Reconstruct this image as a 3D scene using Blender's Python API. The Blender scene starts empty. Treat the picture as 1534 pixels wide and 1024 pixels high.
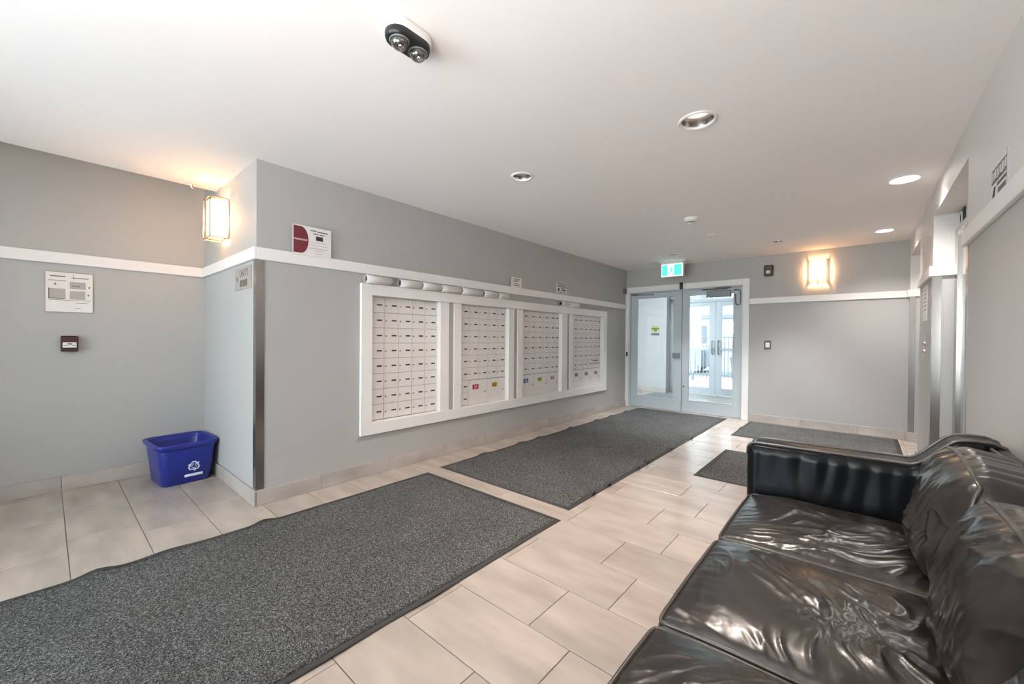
import bpy, bmesh, math, random
import numpy as np
from mathutils import Vector, Matrix
random.seed(7)
D = bpy.data
S = bpy.context.scene
COL = S.collection
PI = math.pi

# ------------------------------------------------------------------ camera
H = 1.195
cam_d = D.cameras.new('camera'); cam = D.objects.new('camera', cam_d); COL.objects.link(cam)
cam_d.sensor_fit = 'HORIZONTAL'; cam_d.sensor_width = 36.0; cam_d.lens = 603.734 / 1534 * 36.0
cam_d.clip_start = 0.02; cam_d.clip_end = 200
R_ = (0.7568108523597725, 0.6535808820007786, 0.008328531296635569)
D_ = (0.011833643149143003, -0.0009606848765482635, -0.9999295185033726)
F_ = (-0.6535268155479875, 0.7568560680655552, -0.008461299666968989)
cam.matrix_world = Matrix(((R_[0], -D_[0], -F_[0], 0), (R_[1], -D_[1], -F_[1], 0), (R_[2], -D_[2], -F_[2], H), (0, 0, 0, 1)))
S.camera = cam

# ------------------------------------------------------------------ world, lights, exposure
LIGHT = dict(sky=6.4, vest=4, sconce=1400, fill_sconce=1500, mid=52, elev=48, door=120, ceil_fill=18)
world = D.worlds.new('overcast_sky'); S.world = world; world.use_nodes = True
bg = world.node_tree.nodes['Background']
bg.inputs['Color'].default_value = (0.84, 0.94, 1.0, 1); bg.inputs['Strength'].default_value = LIGHT['sky']

def area(name, loc, rot, sx, sy, power, color):
    l = D.lights.new(name, 'AREA'); l.shape = 'RECTANGLE'; l.size = sx; l.size_y = sy; l.energy = power; l.color = color
    o = D.objects.new(name, l); COL.objects.link(o); o.location = loc; o.rotation_euler = rot
    return o
# added fill light out of view, aimed at the ceiling ahead
fl_ = area('ceiling_fill_light', (-0.55, -0.55, 1.45), (0, 0, 0), 0.9, 0.9, LIGHT['ceil_fill'], (1.0, 0.97, 0.95))
fl_.rotation_euler = Vector((-0.25, 0.72, 0.65)).to_track_quat('-Z', 'Y').to_euler()
# added ceiling lamp, out of view, to brighten the entrance vestibule
area('vestibule_fill_light', (-2.4, 8.2, 2.42), (0, 0, 0), 1.4, 0.5, LIGHT['vest'], (0.9, 0.96, 1.0))
S.view_settings.view_transform = 'Standard'; S.view_settings.look = 'None'
S.view_settings.gamma = 1.0; S.view_settings.use_curve_mapping = False
S.view_settings.exposure = 1.2

# ------------------------------------------------------------------ materials
def mat(name, color, rough=0.6, metal=0.0, spec=0.5, noise=None, bump=None, emit=None, coat=0.0, rand=0.0):
    """noise=(scale, amount, stretch) mottles the colour; bump=(scale, strength, distance)"""
    m = D.materials.new(name); m.use_nodes = True
    nt = m.node_tree; b = nt.nodes['Principled BSDF']
    b.inputs['Base Color'].default_value = (*color, 1)
    b.inputs['Roughness'].default_value = rough; b.inputs['Metallic'].default_value = metal
    b.inputs['Specular IOR Level'].default_value = spec
    if coat: b.inputs['Coat Weight'].default_value = coat; b.inputs['Coat Roughness'].default_value = 0.2
    if noise or bump or rand:
        tc = nt.nodes.new('ShaderNodeTexCoord'); mp = nt.nodes.new('ShaderNodeMapping')
        nt.links.new(tc.outputs['Object'], mp.inputs['Vector'])
        if noise and len(noise) > 2: mp.inputs['Scale'].default_value = noise[2]
        vec = mp.outputs['Vector']
        oi = nt.nodes.new('ShaderNodeObjectInfo')
        if rand:
            ad = nt.nodes.new('ShaderNodeVectorMath'); ad.operation = 'MULTIPLY_ADD'
            nt.links.new(oi.outputs['Random'], ad.inputs[0]); ad.inputs[1].default_value = (37, 91, 53)
            nt.links.new(vec, ad.inputs[2]); vec = ad.outputs[0]
        if noise or rand:
            mx = nt.nodes.new('ShaderNodeMix'); mx.data_type = 'RGBA'
            k = noise[1] if noise else 0
            mx.inputs['A'].default_value = tuple(c * (1 - k) for c in color) + (1,)
            mx.inputs['B'].default_value = tuple(min(1, c * (1 + k)) for c in color) + (1,)
            if noise:
                nz = nt.nodes.new('ShaderNodeTexNoise'); nz.inputs['Scale'].default_value = noise[0]; nz.inputs['Detail'].default_value = 5
                nt.links.new(vec, nz.inputs['Vector'])
                mr = nt.nodes.new('ShaderNodeMapRange'); mr.inputs[1].default_value = 0.3; mr.inputs[2].default_value = 0.7
                nt.links.new(nz.outputs['Fac'], mr.inputs[0]); nt.links.new(mr.outputs[0], mx.inputs['Factor'])
            out = mx.outputs['Result']
            if rand:
                hv = nt.nodes.new('ShaderNodeHueSaturation')
                m2 = nt.nodes.new('ShaderNodeMapRange'); m2.inputs[3].default_value = 1 - rand; m2.inputs[4].default_value = 1 + rand
                nt.links.new(oi.outputs['Random'], m2.inputs[0]); nt.links.new(m2.outputs[0], hv.inputs['Value'])
                nt.links.new(out, hv.inputs['Color']); out = hv.outputs['Color']
            nt.links.new(out, b.inputs['Base Color'])
        if bump:
            nb = nt.nodes.new('ShaderNodeTexNoise'); nb.inputs['Scale'].default_value = bump[0]; nb.inputs['Detail'].default_value = 3
            nt.links.new(tc.outputs['Object'], nb.inputs['Vector'])
            bp = nt.nodes.new('ShaderNodeBump'); bp.inputs['Strength'].default_value = bump[1]; bp.inputs['Distance'].default_value = bump[2]
            nt.links.new(nb.outputs['Fac'], bp.inputs['Height']); nt.links.new(bp.outputs['Normal'], b.inputs['Normal'])
    if emit:
        b.inputs['Emission Color'].default_value = (*emit[0], 1); b.inputs['Emission Strength'].default_value = emit[1]
    return m

def glass_mat(name, tint):
    m = D.materials.new(name); m.use_nodes = True; nt = m.node_tree; nt.nodes.clear()
    o = nt.nodes.new('ShaderNodeOutputMaterial'); t = nt.nodes.new('ShaderNodeBsdfTransparent'); t.inputs[0].default_value = (*tint, 1)
    g = nt.nodes.new('ShaderNodeBsdfGlossy'); g.inputs['Roughness'].default_value = 0.02
    f = nt.nodes.new('ShaderNodeFresnel'); f.inputs[0].default_value = 1.45
    x = nt.nodes.new('ShaderNodeMixShader')
    nt.links.new(f.outputs[0], x.inputs[0]); nt.links.new(t.outputs[0], x.inputs[1]); nt.links.new(g.outputs[0], x.inputs[2])
    nt.links.new(x.outputs[0], o.inputs[0]); return m

M = {}
M['wall'] = mat('greige_wall_paint', (0.43, 0.415, 0.40), 0.55, noise=(1.5, 0.02), bump=(180, 0.05, 0.002))
M['ceiling'] = mat('ceiling_paint', (0.91, 0.86, 0.835), 0.8, bump=(120, 0.04, 0.002))
M['upper_white'] = mat('cream_white_wall_paint', (0.70, 0.665, 0.635), 0.55, noise=(1.5, 0.02))
M['trim'] = mat('white_trim_paint', (0.80, 0.77, 0.75), 0.4, noise=(3, 0.02))
M['vest_wall'] = mat('vestibule_paint', (0.44, 0.445, 0.445), 0.6)
M['tile'] = mat('beige_floor_tile', (0.45, 0.375, 0.325), 0.20, spec=0.8, noise=(2.2, 0.16, (1.0, 3.2, 1)), rand=0.05, bump=(40, 0.03, 0.002))
M['tile_skirt'] = mat('skirting_tile', (0.44, 0.39, 0.355), 0.35, noise=(3.0, 0.18, (1, 1, 2)), rand=0.05)
M['grout'] = mat('dark_grout', (0.13, 0.115, 0.10), 0.9, noise=(30, 0.2))
M['steel'] = mat('brushed_steel', (0.46, 0.44, 0.42), 0.24, 1.0, noise=(6, 0.08, (60, 60, 0.6)))
M['chrome'] = mat('chrome', (0.75, 0.74, 0.73), 0.12, 1.0)
M['bronze'] = mat('dull_nickel', (0.40, 0.35, 0.30), 0.35, 1.0)
M['alu'] = mat('white_door_aluminium', (0.50, 0.545, 0.575), 0.35, noise=(5, 0.02))
M['alu_grey'] = mat('grey_hardware', (0.20, 0.21, 0.22), 0.4, 0.2)
M['black'] = mat('black_plastic', (0.012, 0.012, 0.013), 0.4)
M['dark'] = mat('dark_slot', (0.03, 0.026, 0.024), 0.6)
M['white'] = mat('white_plastic', (0.80, 0.78, 0.76), 0.4)
M['paper'] = mat('white_paper', (0.76, 0.72, 0.70), 0.7, noise=(14, 0.04))
M['ink'] = mat('grey_print', (0.16, 0.14, 0.135), 0.7)
M['ink_light'] = mat('light_grey_print', (0.42, 0.38, 0.36), 0.7)
M['ink_dark'] = mat('black_print', (0.03, 0.03, 0.035), 0.7)
M['maroon'] = mat('maroon_print', (0.17, 0.022, 0.032), 0.55)
M['maroon_dev'] = mat('maroon_plastic', (0.045, 0.006, 0.006), 0.35)
M['bronze_sign'] = mat('taupe_sign', (0.36, 0.31, 0.285), 0.5)
M['brown_ink'] = mat('brown_lettering', (0.10, 0.075, 0.05), 0.6)
M['box'] = mat('mailbox_enamel', (0.75, 0.71, 0.685), 0.38, rand=0.012)
M['box_gap'] = mat('mailbox_frame_enamel', (0.46, 0.43, 0.41), 0.6)
M['red_l'] = mat('red_label', (0.42, 0.02, 0.05), 0.5)
M['yellow_l'] = mat('ochre_label', (0.55, 0.36, 0.05), 0.5)
M['blue_l'] = mat('blue_label', (0.07, 0.09, 0.33), 0.5)
M['lime_l'] = mat('lime_label', (0.40, 0.45, 0.10), 0.5)
M['pink_l'] = mat('pink_label', (0.55, 0.36, 0.40), 0.5)
M['grey_l'] = mat('grey_label', (0.30, 0.29, 0.30), 0.5)
M['bin'] = mat('blue_bin_plastic', (0.013, 0.024, 0.24), 0.32, noise=(4, 0.05))
M['bin_print'] = mat('white_bin_print', (0.70, 0.74, 0.86), 0.5)
M['leather'] = mat('black_leather', (0.013, 0.0098, 0.0075), 0.31, spec=0.65, bump=(420, 0.12, 0.002), noise=(7, 0.3), coat=0.35)
M['leather_dark'] = mat('black_leather_frame', (0.006, 0.0065, 0.008), 0.26, spec=0.16, bump=(380, 0.10, 0.002))
M['piping'] = mat('worn_leather_piping', (0.055, 0.047, 0.040), 0.30, spec=0.8)
M['mat_grey'] = mat('grey_vestibule_mat', (0.20, 0.21, 0.22), 0.9, noise=(90, 0.25))
M['rubber'] = mat('rubber_edge', (0.045, 0.042, 0.040), 0.7)
M['bulb'] = mat('warm_bulb', (0.9, 0.85, 0.75), 0.5, emit=((1.0, 0.58, 0.27), LIGHT['sconce']))
M['fill_bulb'] = mat('fill_sconce_bulb', (0.9, 0.85, 0.75), 0.5, emit=((1.0, 0.80, 0.62), LIGHT['fill_sconce']))
M['lens_on'] = mat('lit_lens', (0.9, 0.9, 0.88), 0.4, emit=((1.0, 0.95, 0.88), 9.0))
M['lens_off'] = mat('frosted_lens', (0.85, 0.80, 0.76), 0.5, emit=((1.0, 0.90, 0.82), 0.36))
M['lens_dim'] = mat('dim_lens', (0.3, 0.28, 0.26), 0.5, emit=((1.0, 0.95, 0.9), 0.02))
M['can'] = mat('grey_reflector', (0.36, 0.32, 0.30), 0.25, 0.95)
M['exit_green'] = mat('exit_green', (0.05, 0.55, 0.45), 0.4, emit=((0.10, 0.78, 0.62), 0.42))
M['exit_white'] = mat('exit_white', (0.8, 0.9, 0.88), 0.4, emit=((0.80, 1.0, 0.96), 0.6))
M['strobe'] = mat('strobe_lens', (0.8, 0.7, 0.68), 0.2)
M['glass'] = glass_mat('clear_door_glass', (0.93, 0.965, 0.975))
M['dome'] = mat('smoked_dome', (0.045, 0.04, 0.038), 0.08, 0.0, spec=1.0, coat=1.0)
M['concrete'] = mat('pale_concrete', (0.20, 0.20, 0.205), 0.8, noise=(2, 0.06))
M['asphalt'] = mat('road', (0.12, 0.12, 0.125), 0.85, noise=(6, 0.08))
M['facade'] = mat('pale_facade', (0.22, 0.215, 0.21), 0.8, noise=(2, 0.05))
M['facade_trim'] = mat('facade_trim', (0.10, 0.10, 0.11), 0.7)
M['win_dark'] = mat('far_window_glass', (0.06, 0.065, 0.07), 0.3)
M['fence'] = mat('fence_paint', (0.085, 0.09, 0.095), 0.6)
M['leaf'] = mat('shrub_leaves', (0.035, 0.06, 0.025), 0.7, noise=(6, 0.4))
M['car'] = mat('grey_car_paint', (0.05, 0.06, 0.07), 0.3, coat=0.5)

def rug_mat(name, c):
    m = D.materials.new(name); m.use_nodes = True; nt = m.node_tree; b = nt.nodes['Principled BSDF']
    b.inputs['Roughness'].default_value = 0.95; b.inputs['Specular IOR Level'].default_value = 0.1
    tc = nt.nodes.new('ShaderNodeTexCoord')
    n1 = nt.nodes.new('ShaderNodeTexNoise'); n1.inputs['Scale'].default_value = 150; n1.inputs['Detail'].default_value = 2; n1.inputs['Distortion'].default_value = 1.5
    n2 = nt.nodes.new('ShaderNodeTexNoise'); n2.inputs['Scale'].default_value = 2.2; n2.inputs['Detail'].default_value = 4
    for n in (n1, n2): nt.links.new(tc.outputs['Object'], n.inputs['Vector'])
    cr = nt.nodes.new('ShaderNodeValToRGB'); e = cr.color_ramp.elements
    e[0].position = 0.36; e[0].color = (c * 0.24, c * 0.235, c * 0.23, 1); e[1].position = 0.66; e[1].color = (c * 2.9, c * 2.85, c * 2.8, 1)
    mid = e.new(0.52); mid.color = (c * 0.85, c * 0.84, c * 0.83, 1)
    nt.links.new(n1.outputs['Fac'], cr.inputs[0])
    hv = nt.nodes.new('ShaderNodeHueSaturation'); mr = nt.nodes.new('ShaderNodeMapRange')
    mr.inputs[1].default_value = 0.3; mr.inputs[2].default_value = 0.7; mr.inputs[3].default_value = 0.88; mr.inputs[4].default_value = 1.12
    nt.links.new(n2.outputs['Fac'], mr.inputs[0]); nt.links.new(mr.outputs[0], hv.inputs['Value'])
    nt.links.new(cr.outputs['Color'], hv.inputs['Color']); nt.links.new(hv.outputs['Color'], b.inputs['Base Color'])
    bp = nt.nodes.new('ShaderNodeBump'); bp.inputs['Strength'].default_value = 0.6; bp.inputs['Distance'].default_value = 0.004
    nt.links.new(n1.outputs['Fac'], bp.inputs['Height']); nt.links.new(bp.outputs['Normal'], b.inputs['Normal'])
    return m
def frosted(name, c, t):
    m = D.materials.new(name); m.use_nodes = True; nt = m.node_tree; nt.nodes.clear()
    o = nt.nodes.new('ShaderNodeOutputMaterial'); tr = nt.nodes.new('ShaderNodeBsdfTranslucent'); tr.inputs[0].default_value = (*c, 1)
    df = nt.nodes.new('ShaderNodeBsdfDiffuse'); df.inputs[0].default_value = (*c, 1)
    x = nt.nodes.new('ShaderNodeMixShader'); x.inputs[0].default_value = t
    nt.links.new(df.outputs[0], x.inputs[1]); nt.links.new(tr.outputs[0], x.inputs[2]); nt.links.new(x.outputs[0], o.inputs[0]); return m
M['frosted'] = frosted('frosted_sconce_glass', (0.96, 0.93, 0.88), 0.62)
M['rug'] = rug_mat('charcoal_carpet_pile', 0.095)

# ------------------------------------------------------------------ helpers
def link(name, me, m=None, parent=None, loc=None):
    o = D.objects.new(name, me); COL.objects.link(o)
    if m is not None and hasattr(me, 'materials') and len(me.materials) == 0:
        for q in (m if isinstance(m, (list, tuple)) else [m]): me.materials.append(q)
    if parent is not None: o.parent = parent
    if loc is not None: o.location = loc
    return o

def tag(o, label=None, cat=None, group=None, kind=None):
    if label: o['label'] = label
    if cat: o['category'] = cat
    if group: o['group'] = group
    if kind: o['kind'] = kind
    return o

def thing(name, loc, label, cat, group=None, rz=0.0):
    o = D.objects.new(name, None); o.empty_display_size = 0.1; COL.objects.link(o)
    o.location = loc; o.rotation_euler = (0, 0, rz)
    return tag(o, label, cat, group)

def bm_box(bm, x0, x1, y0, y1, z0, z1, bevel=0.0, seg=1):
    vs = [bm.verts.new(p) for p in ((x0, y0, z0), (x1, y0, z0), (x1, y1, z0), (x0, y1, z0), (x0, y0, z1), (x1, y0, z1), (x1, y1, z1), (x0, y1, z1))]
    fs = [bm.faces.new([vs[i] for i in q]) for q in ((0, 3, 2, 1), (4, 5, 6, 7), (0, 1, 5, 4), (1, 2, 6, 5), (2, 3, 7, 6), (3, 0, 4, 7))]
    if bevel:
        es = list({e for f in fs for e in f.edges})
        bmesh.ops.bevel(bm, geom=es, offset=bevel, segments=seg, affect='EDGES', profile=0.5)

def done(bm, name, smooth=False):
    bmesh.ops.recalc_face_normals(bm, faces=bm.faces)
    me = D.meshes.new(name); bm.to_mesh(me); bm.free()
    if smooth:
        for p in me.polygons: p.use_smooth = True
    return me

def boxes(name, lst, m, parent=None, bevel=0.0, off=(0, 0, 0), seg=1):
    """lst of (x0,x1,y0,y1,z0,z1) in world space; off = the parent's origin"""
    bm = bmesh.new()
    for b in lst:
        bm_box(bm, b[0] - off[0], b[1] - off[0], b[2] - off[1], b[3] - off[1], b[4] - off[2], b[5] - off[2], bevel, seg)
    return link(name, done(bm, name), m, parent)

def lathe(name, prof, m, parent=None, loc=None, seg=32, axis='Z', smooth=True):
    """prof = [(r,z)...]; open ends are capped when r==0"""
    bm = bmesh.new(); rings = []
    for r, z in prof:
        if r < 1e-6: rings.append([bm.verts.new((0, 0, z))])
        else: rings.append([bm.verts.new((r * math.cos(2 * PI * i / seg), r * math.sin(2 * PI * i / seg), z)) for i in range(seg)])
    for a, b in zip(rings, rings[1:]):
        for i in range(seg):
            j = (i + 1) % seg
            if len(a) == 1 and len(b) == 1: continue
            if len(a) == 1: bm.faces.new((a[0], b[i], b[j]))
            elif len(b) == 1: bm.faces.new((a[i], a[j], b[0]))
            else: bm.faces.new((a[i], a[j], b[j], b[i]))
    if axis == 'X': bmesh.ops.transform(bm, matrix=Matrix.Rotation(PI / 2, 4, 'Y'), verts=bm.verts)
    if axis == 'Y': bmesh.ops.transform(bm, matrix=Matrix.Rotation(-PI / 2, 4, 'X'), verts=bm.verts)
    return link(name, done(bm, name, smooth), m, parent, loc)

def tube(name, pts, r, m, parent=None, closed=False, sides=8, caps=True):
    pts = [Vector(p) for p in pts]; n = len(pts); bm = bmesh.new(); rings = []
    up = Vector((0.13, 0.21, 0.97)).normalized(); prev = None
    for i in range(n):
        a = pts[(i - 1) % n] if (closed or i > 0) else pts[i]; b = pts[(i + 1) % n] if (closed or i < n - 1) else pts[i]
        t = (b - a).normalized()
        if prev is None:
            u = t.orthogonal().normalized()
        else:
            u = (prev - t * prev.dot(t))
            u = u.normalized() if u.length > 1e-6 else t.orthogonal().normalized()
        prev = u; v = t.cross(u)
        rings.append([bm.verts.new(pts[i] + u * (r * math.cos(2 * PI * k / sides)) + v * (r * math.sin(2 * PI * k / sides))) for k in range(sides)])
    m_ = n if closed else n - 1
    for i in range(m_):
        a, b = rings[i], rings[(i + 1) % n]; sh = 0
        if closed and i == n - 1:
            sh = min(range(sides), key=lambda s: (b[s].co - a[0].co).length)
        for k in range(sides):
            bm.faces.new((a[k], a[(k + 1) % sides], b[(k + 1 + sh) % sides], b[(k + sh) % sides]))
    if not closed and caps:
        bm.faces.new(rings[0]); bm.faces.new(rings[-1])
    return link(name, done(bm, name, True), m, parent)

def text(name, s, size, m, parent, matrix, extrude=0.0004):
    c = D.curves.new(name, 'FONT'); c.body = s; c.size = size; c.align_x = 'CENTER'; c.align_y = 'CENTER'; c.extrude = extrude
    q = D.objects.new(name, c); COL.objects.link(q)
    me = D.meshes.new_from_object(q.evaluated_get(bpy.context.evaluated_depsgraph_get())); D.objects.remove(q)
    o = link(name, me, None, parent); me.materials.clear(); me.materials.append(m); o.matrix_local = matrix
    return o

# frames for flat signs: u = to the right as read, v = up, n = out of the wall
FR = {'+X': (Vector((0, 1, 0)), Vector((0, 0, 1)), Vector((1, 0, 0))),
      '-X': (Vector((0, -1, 0)), Vector((0, 0, 1)), Vector((-1, 0, 0))),
      '-Y': (Vector((1, 0, 0)), Vector((0, 0, 1)), Vector((0, -1, 0)))}
def frame_m(f, u, v, n):
    U, V, N = FR[f]; m = Matrix((U, V, N)).transposed().to_4x4(); m.translation = U * u + V * v + N * n
    return m
def plate(name, f, u0, u1, v0, v1, n0, n1, m, parent, bevel=0.0):
    """a box in a sign's own frame (local to the parent)"""
    bm = bmesh.new(); bm_box(bm, u0, u1, v0, v1, n0, n1, bevel)
    U, V, N = FR[f]; bmesh.ops.transform(bm, matrix=Matrix((U, V, N)).transposed().to_4x4(), verts=bm.verts)
    return link(name, done(bm, name), m, parent)
def bars(name, f, lst, n0, n1, m, parent):
    bm = bmesh.new()
    for (u0, u1, v0, v1) in lst: bm_box(bm, u0, u1, v0, v1, n0, n1)
    U, V, N = FR[f]; bmesh.ops.transform(bm, matrix=Matrix((U, V, N)).transposed().to_4x4(), verts=bm.verts)
    o = link(name, done(bm, name), m, parent)
    if len(lst) > 1: o['kind'] = 'stuff'      # printed marks too small to pick apart
    return o
def poly(name, f, pts, n0, n1, m, parent):
    bm = bmesh.new(); a = [bm.verts.new((p[0], p[1], n0)) for p in pts]; b = [bm.verts.new((p[0], p[1], n1)) for p in pts]
    bm.faces.new(b); bm.faces.new(a[::-1]); k = len(pts)
    for i in range(k): bm.faces.new((a[i], a[(i + 1) % k], b[(i + 1) % k], b[i]))
    U, V, N = FR[f]; bmesh.ops.transform(bm, matrix=Matrix((U, V, N)).transposed().to_4x4(), verts=bm.verts)
    return link(name, done(bm, name), m, parent)

# numpy gradient noise
_rng = np.random.RandomState(3)
_perm = np.concatenate([_rng.permutation(512)] * 2); _ang = _rng.rand(512) * 2 * PI
def perlin(x, y, seed=0):
    x = np.asarray(x, float) + seed * 17.31; y = np.asarray(y, float) + seed * 9.17
    xi = np.floor(x).astype(int); yi = np.floor(y).astype(int); xf = x - xi; yf = y - yi
    def g(ix, iy, dx, dy):
        a = _ang[_perm[(_perm[ix % 512] + iy) % 512]]
        return np.cos(a) * dx + np.sin(a) * dy
    u = xf ** 3 * (xf * (xf * 6 - 15) + 10); v = yf ** 3 * (yf * (yf * 6 - 15) + 10)
    a = g(xi, yi, xf, yf); b = g(xi + 1, yi, xf - 1, yf); c = g(xi, yi + 1, xf, yf - 1); d = g(xi + 1, yi + 1, xf - 1, yf - 1)
    return (a + u * (b - a)) * (1 - v) + (c + u * (d - c)) * v * 1.0

# ------------------------------------------------------------------ key dimensions
XW, XA, XR = -3.213, -4.63, 0.45       # mailbox wall, alcove wall, elevator wall
YR, YB, YN = 0.969, 6.88, -2.5         # alcove return, door wall, wall behind the photographer
ZC = 2.44
RZ0, RZ1 = 1.737, 1.822                # chair-rail heights
REC = 0.06                             # mailbox recess depth

# ------------------------------------------------------------------ structure
def struct(name, lst, m, bevel=0.0):
    return tag(boxes(name, lst, m, None, bevel), kind='structure')

openings = [(1.845, 2.600), (2.885, 3.645), (3.920, 4.785), (5.080, 5.993)]
BZ0, BZ1 = 0.455, 1.560
front = []
ys = [YR] + [v for o in openings for v in o] + [YB + 0.12]
for i in range(0, len(ys), 2): front.append((XW - REC, XW, ys[i], ys[i + 1], 0, ZC))
for a, b in openings:
    front += [(XW - REC, XW, a, b, 0, BZ0), (XW - REC, XW, a, b, BZ1, ZC)]
struct('wall_left', front + [(XW - 0.14, XW - REC, YR, YB + 0.12, 0, ZC)], M['wall'])
struct('wall_return', [(XA - 0.12, XW - 0.14, YR, YR + 0.12, 0, 2.72)], M['wall'])
struct('wall_alcove', [(XA - 0.12, XA, YN, YR, 0, 2.72)], M['wall'])
R1, R2 = (3.39, 4.80), (5.74, 6.80)    # elevator recesses
SZ = 2.235; XD = 0.60
ZP = 1.78                                # paint line, hidden behind the chair rail
def wall_r(z0, z1, low):
    L = []
    for a, b in ((YN, R1[0]), (R1[1], R2[0]), (R2[1], YB + 0.12)): L.append((XR, 0.80, a, b, z0, z1))
    for a, b in (R1, R2):
        if low: L.append((XD, 0.80, a, b, z0, z1))
        else: L += [(XR, 0.80, a, b, SZ, z1), (XD, 0.80, a, b, z0, SZ)]
    return L
struct('wall_right', wall_r(0, ZP, True), M['wall'])
struct('wall_right_upper', wall_r(ZP, ZC, False), M['upper_white'])
DX0, DX1, DZ = -3.150, -1.345, 2.035
struct('wall_back', [(XW, DX0, YB, YB + 0.12, 0, ZC), (DX1, XR, YB, YB + 0.12, 0, ZC), (DX0, DX1, YB, YB + 0.12, DZ, ZC)], M['wall'])
WX0, WX1 = -3.45, -0.85
struct('wall_front', [(XA - 0.12, WX0, YN - 0.12, YN, 0, 2.72), (WX1, 0.80, YN - 0.12, YN, 0, 2.72), (WX0, WX1, YN - 0.12, YN, 0, 0.3), (WX0, WX1, YN - 0.12, YN, 2.3, 2.72)], M['wall'])
ceil_o = struct('ceiling', [(-4.22, 0.80, YN - 0.12, YB + 0.12, ZC, ZC + 0.28)], M['ceiling'])
CANS = [(-0.711, 2.417, 0.098), (-1.978, 2.393, 0.082), (0.243, 4.300, 0.095), (0.193, 6.144, 0.085), (-0.795, 6.005, 0.080), (-2.050, 5.977, 0.080)]
bm = bmesh.new()
for x, y, r in CANS: bmesh.ops.create_cone(bm, cap_ends=True, segments=40, radius1=r - 0.008, radius2=r - 0.008, depth=0.24, matrix=Matrix.Translation((x, y, ZC)))
cut = link('cutter', done(bm, 'cutter'))
md = ceil_o.modifiers.new('cans', 'BOOLEAN'); md.object = cut; md.operation = 'DIFFERENCE'; md.solver = 'EXACT'
me_c = D.meshes.new_from_object(ceil_o.evaluated_get(bpy.context.evaluated_depsgraph_get()))
ceil_o.modifiers.clear(); ceil_o.data = me_c; D.objects.remove(cut)
struct('ceiling_alcove', [(XA - 0.12, -4.22, YN - 0.12, YR + 0.12, 2.72, 2.80)], M['ceiling'])

w1 = boxes('added_window', [(WX0, WX0 + 0.07, YN - 0.09, YN - 0.03, 0.3, 2.3), (WX1 - 0.07, WX1, YN - 0.09, YN - 0.03, 0.3, 2.3), (WX0 + 0.07, WX1 - 0.07, YN - 0.09, YN - 0.03, 0.3, 0.37), (WX0 + 0.07, WX1 - 0.07, YN - 0.09, YN - 0.03, 2.23, 2.3)], M['alu'])  # unseen window added behind the camera to let in more daylight
tag(w1, kind='structure')
boxes('pane', [(WX0 + 0.07, WX1 - 0.07, YN - 0.065, YN - 0.055, 0.37, 2.23)], M['glass'], w1)

# floor: grout bed plus one tile object each (running bond, joints along X)
fl = tag(boxes('floor', [(XA - 0.12, 0.80, YN - 0.12, YB + 0.10, -0.10, -0.0035)], M['grout']), kind='structure')
TL, TW, G = 0.6135, 0.309, 0.0035
def tile_mesh(x0, x1, y0, y1):
    bm = bmesh.new(); bm_box(bm, x0, x1, y0, y1, -0.009, 0.0, 0.0)
    es = [e for e in bm.edges if all(v.co.z > -0.001 for v in e.verts)]
    bmesh.ops.bevel(bm, geom=es, offset=0.0015, segments=1, affect='EDGES')
    return done(bm, 'tile')
full_tile = tile_mesh(-(TL - G) / 2, (TL - G) / 2, -(TW - G) / 2, (TW - G) / 2)
full_tile.materials.append(M['tile'])
behind = bmesh.new()
n_t = 0
for k in range(-9, 23):
    y0, y1 = 0.0805 + TW * k, 0.0805 + TW * (k + 1)
    if y0 > YB: break
    y1 = min(y1, YB + 0.06)
    off = (-1.033 if k % 2 == 0 else -0.830)
    n0 = int(math.floor((XA - off) / TL))
    xlo = XA if y1 < YR + 0.2 else XW
    for n in range(n0, 6):
        x0, x1 = off + n * TL, off + (n + 1) * TL
        if x1 < xlo + 0.01 or x0 > XD: continue
        c0, c1 = max(x0, xlo), min(x1, XD)
        if y0 < -0.75:
            bm_box(behind, c0 + G / 2, c1 - G / 2, y0 + G / 2, y1 - G / 2, -0.009, 0.0); continue
        if c0 == x0 and c1 == x1 and y1 < YB:
            t = link('tile', full_tile, None, fl, ((x0 + x1) / 2, (y0 + y1) / 2, random.uniform(-0.0004, 0.0)))
        else:
            if c1 - c0 < 0.012: continue
            t = link('tile', tile_mesh(c0 + G / 2 - (c0 + c1) / 2, c1 - G / 2 - (c0 + c1) / 2, y0 + G / 2 - (y0 + y1) / 2, y1 - G / 2 - (y0 + y1) / 2), M['tile'], fl, ((c0 + c1) / 2, (y0 + y1) / 2, 0))
        n_t += 1
tag(link('tile_field', done(behind, 'tile_field'), M['tile'], fl), kind='stuff')

# chair rails
RT = 0.022
def rail(n, lst): return tag(boxes('trim_%d' % n, lst, M['trim'], None, 0.003), kind='structure')
rail(1, [(XA, XA + RT, YN, YR, RZ0, RZ1)])
rail(2, [(XA + RT, XW + RT, YR - RT, YR, RZ0, RZ1)])
rail(3, [(XW, XW + RT, YR, YB, RZ0, RZ1)])
rail(4, [(DX1 + 0.09, XR - RT, YB - RT, YB, RZ0, RZ1), (XR - RT, XR, R2[1] - RT, YB - RT + 0.02, RZ0, RZ1), (XR, XD, R2[1] - RT, R2[1], RZ0, RZ1)])
rail(5, [(XR - RT, XR, R1[1] - RT, R2[0], RZ0, RZ1), (XR, XD, R1[1] - RT, R1[1], RZ0, RZ1)])
rail(6, [(XR - RT, XR, YN, R1[0] + RT, RZ0, RZ1), (XR, XD, R1[0], R1[0] + RT, RZ0, RZ1)])

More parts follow.
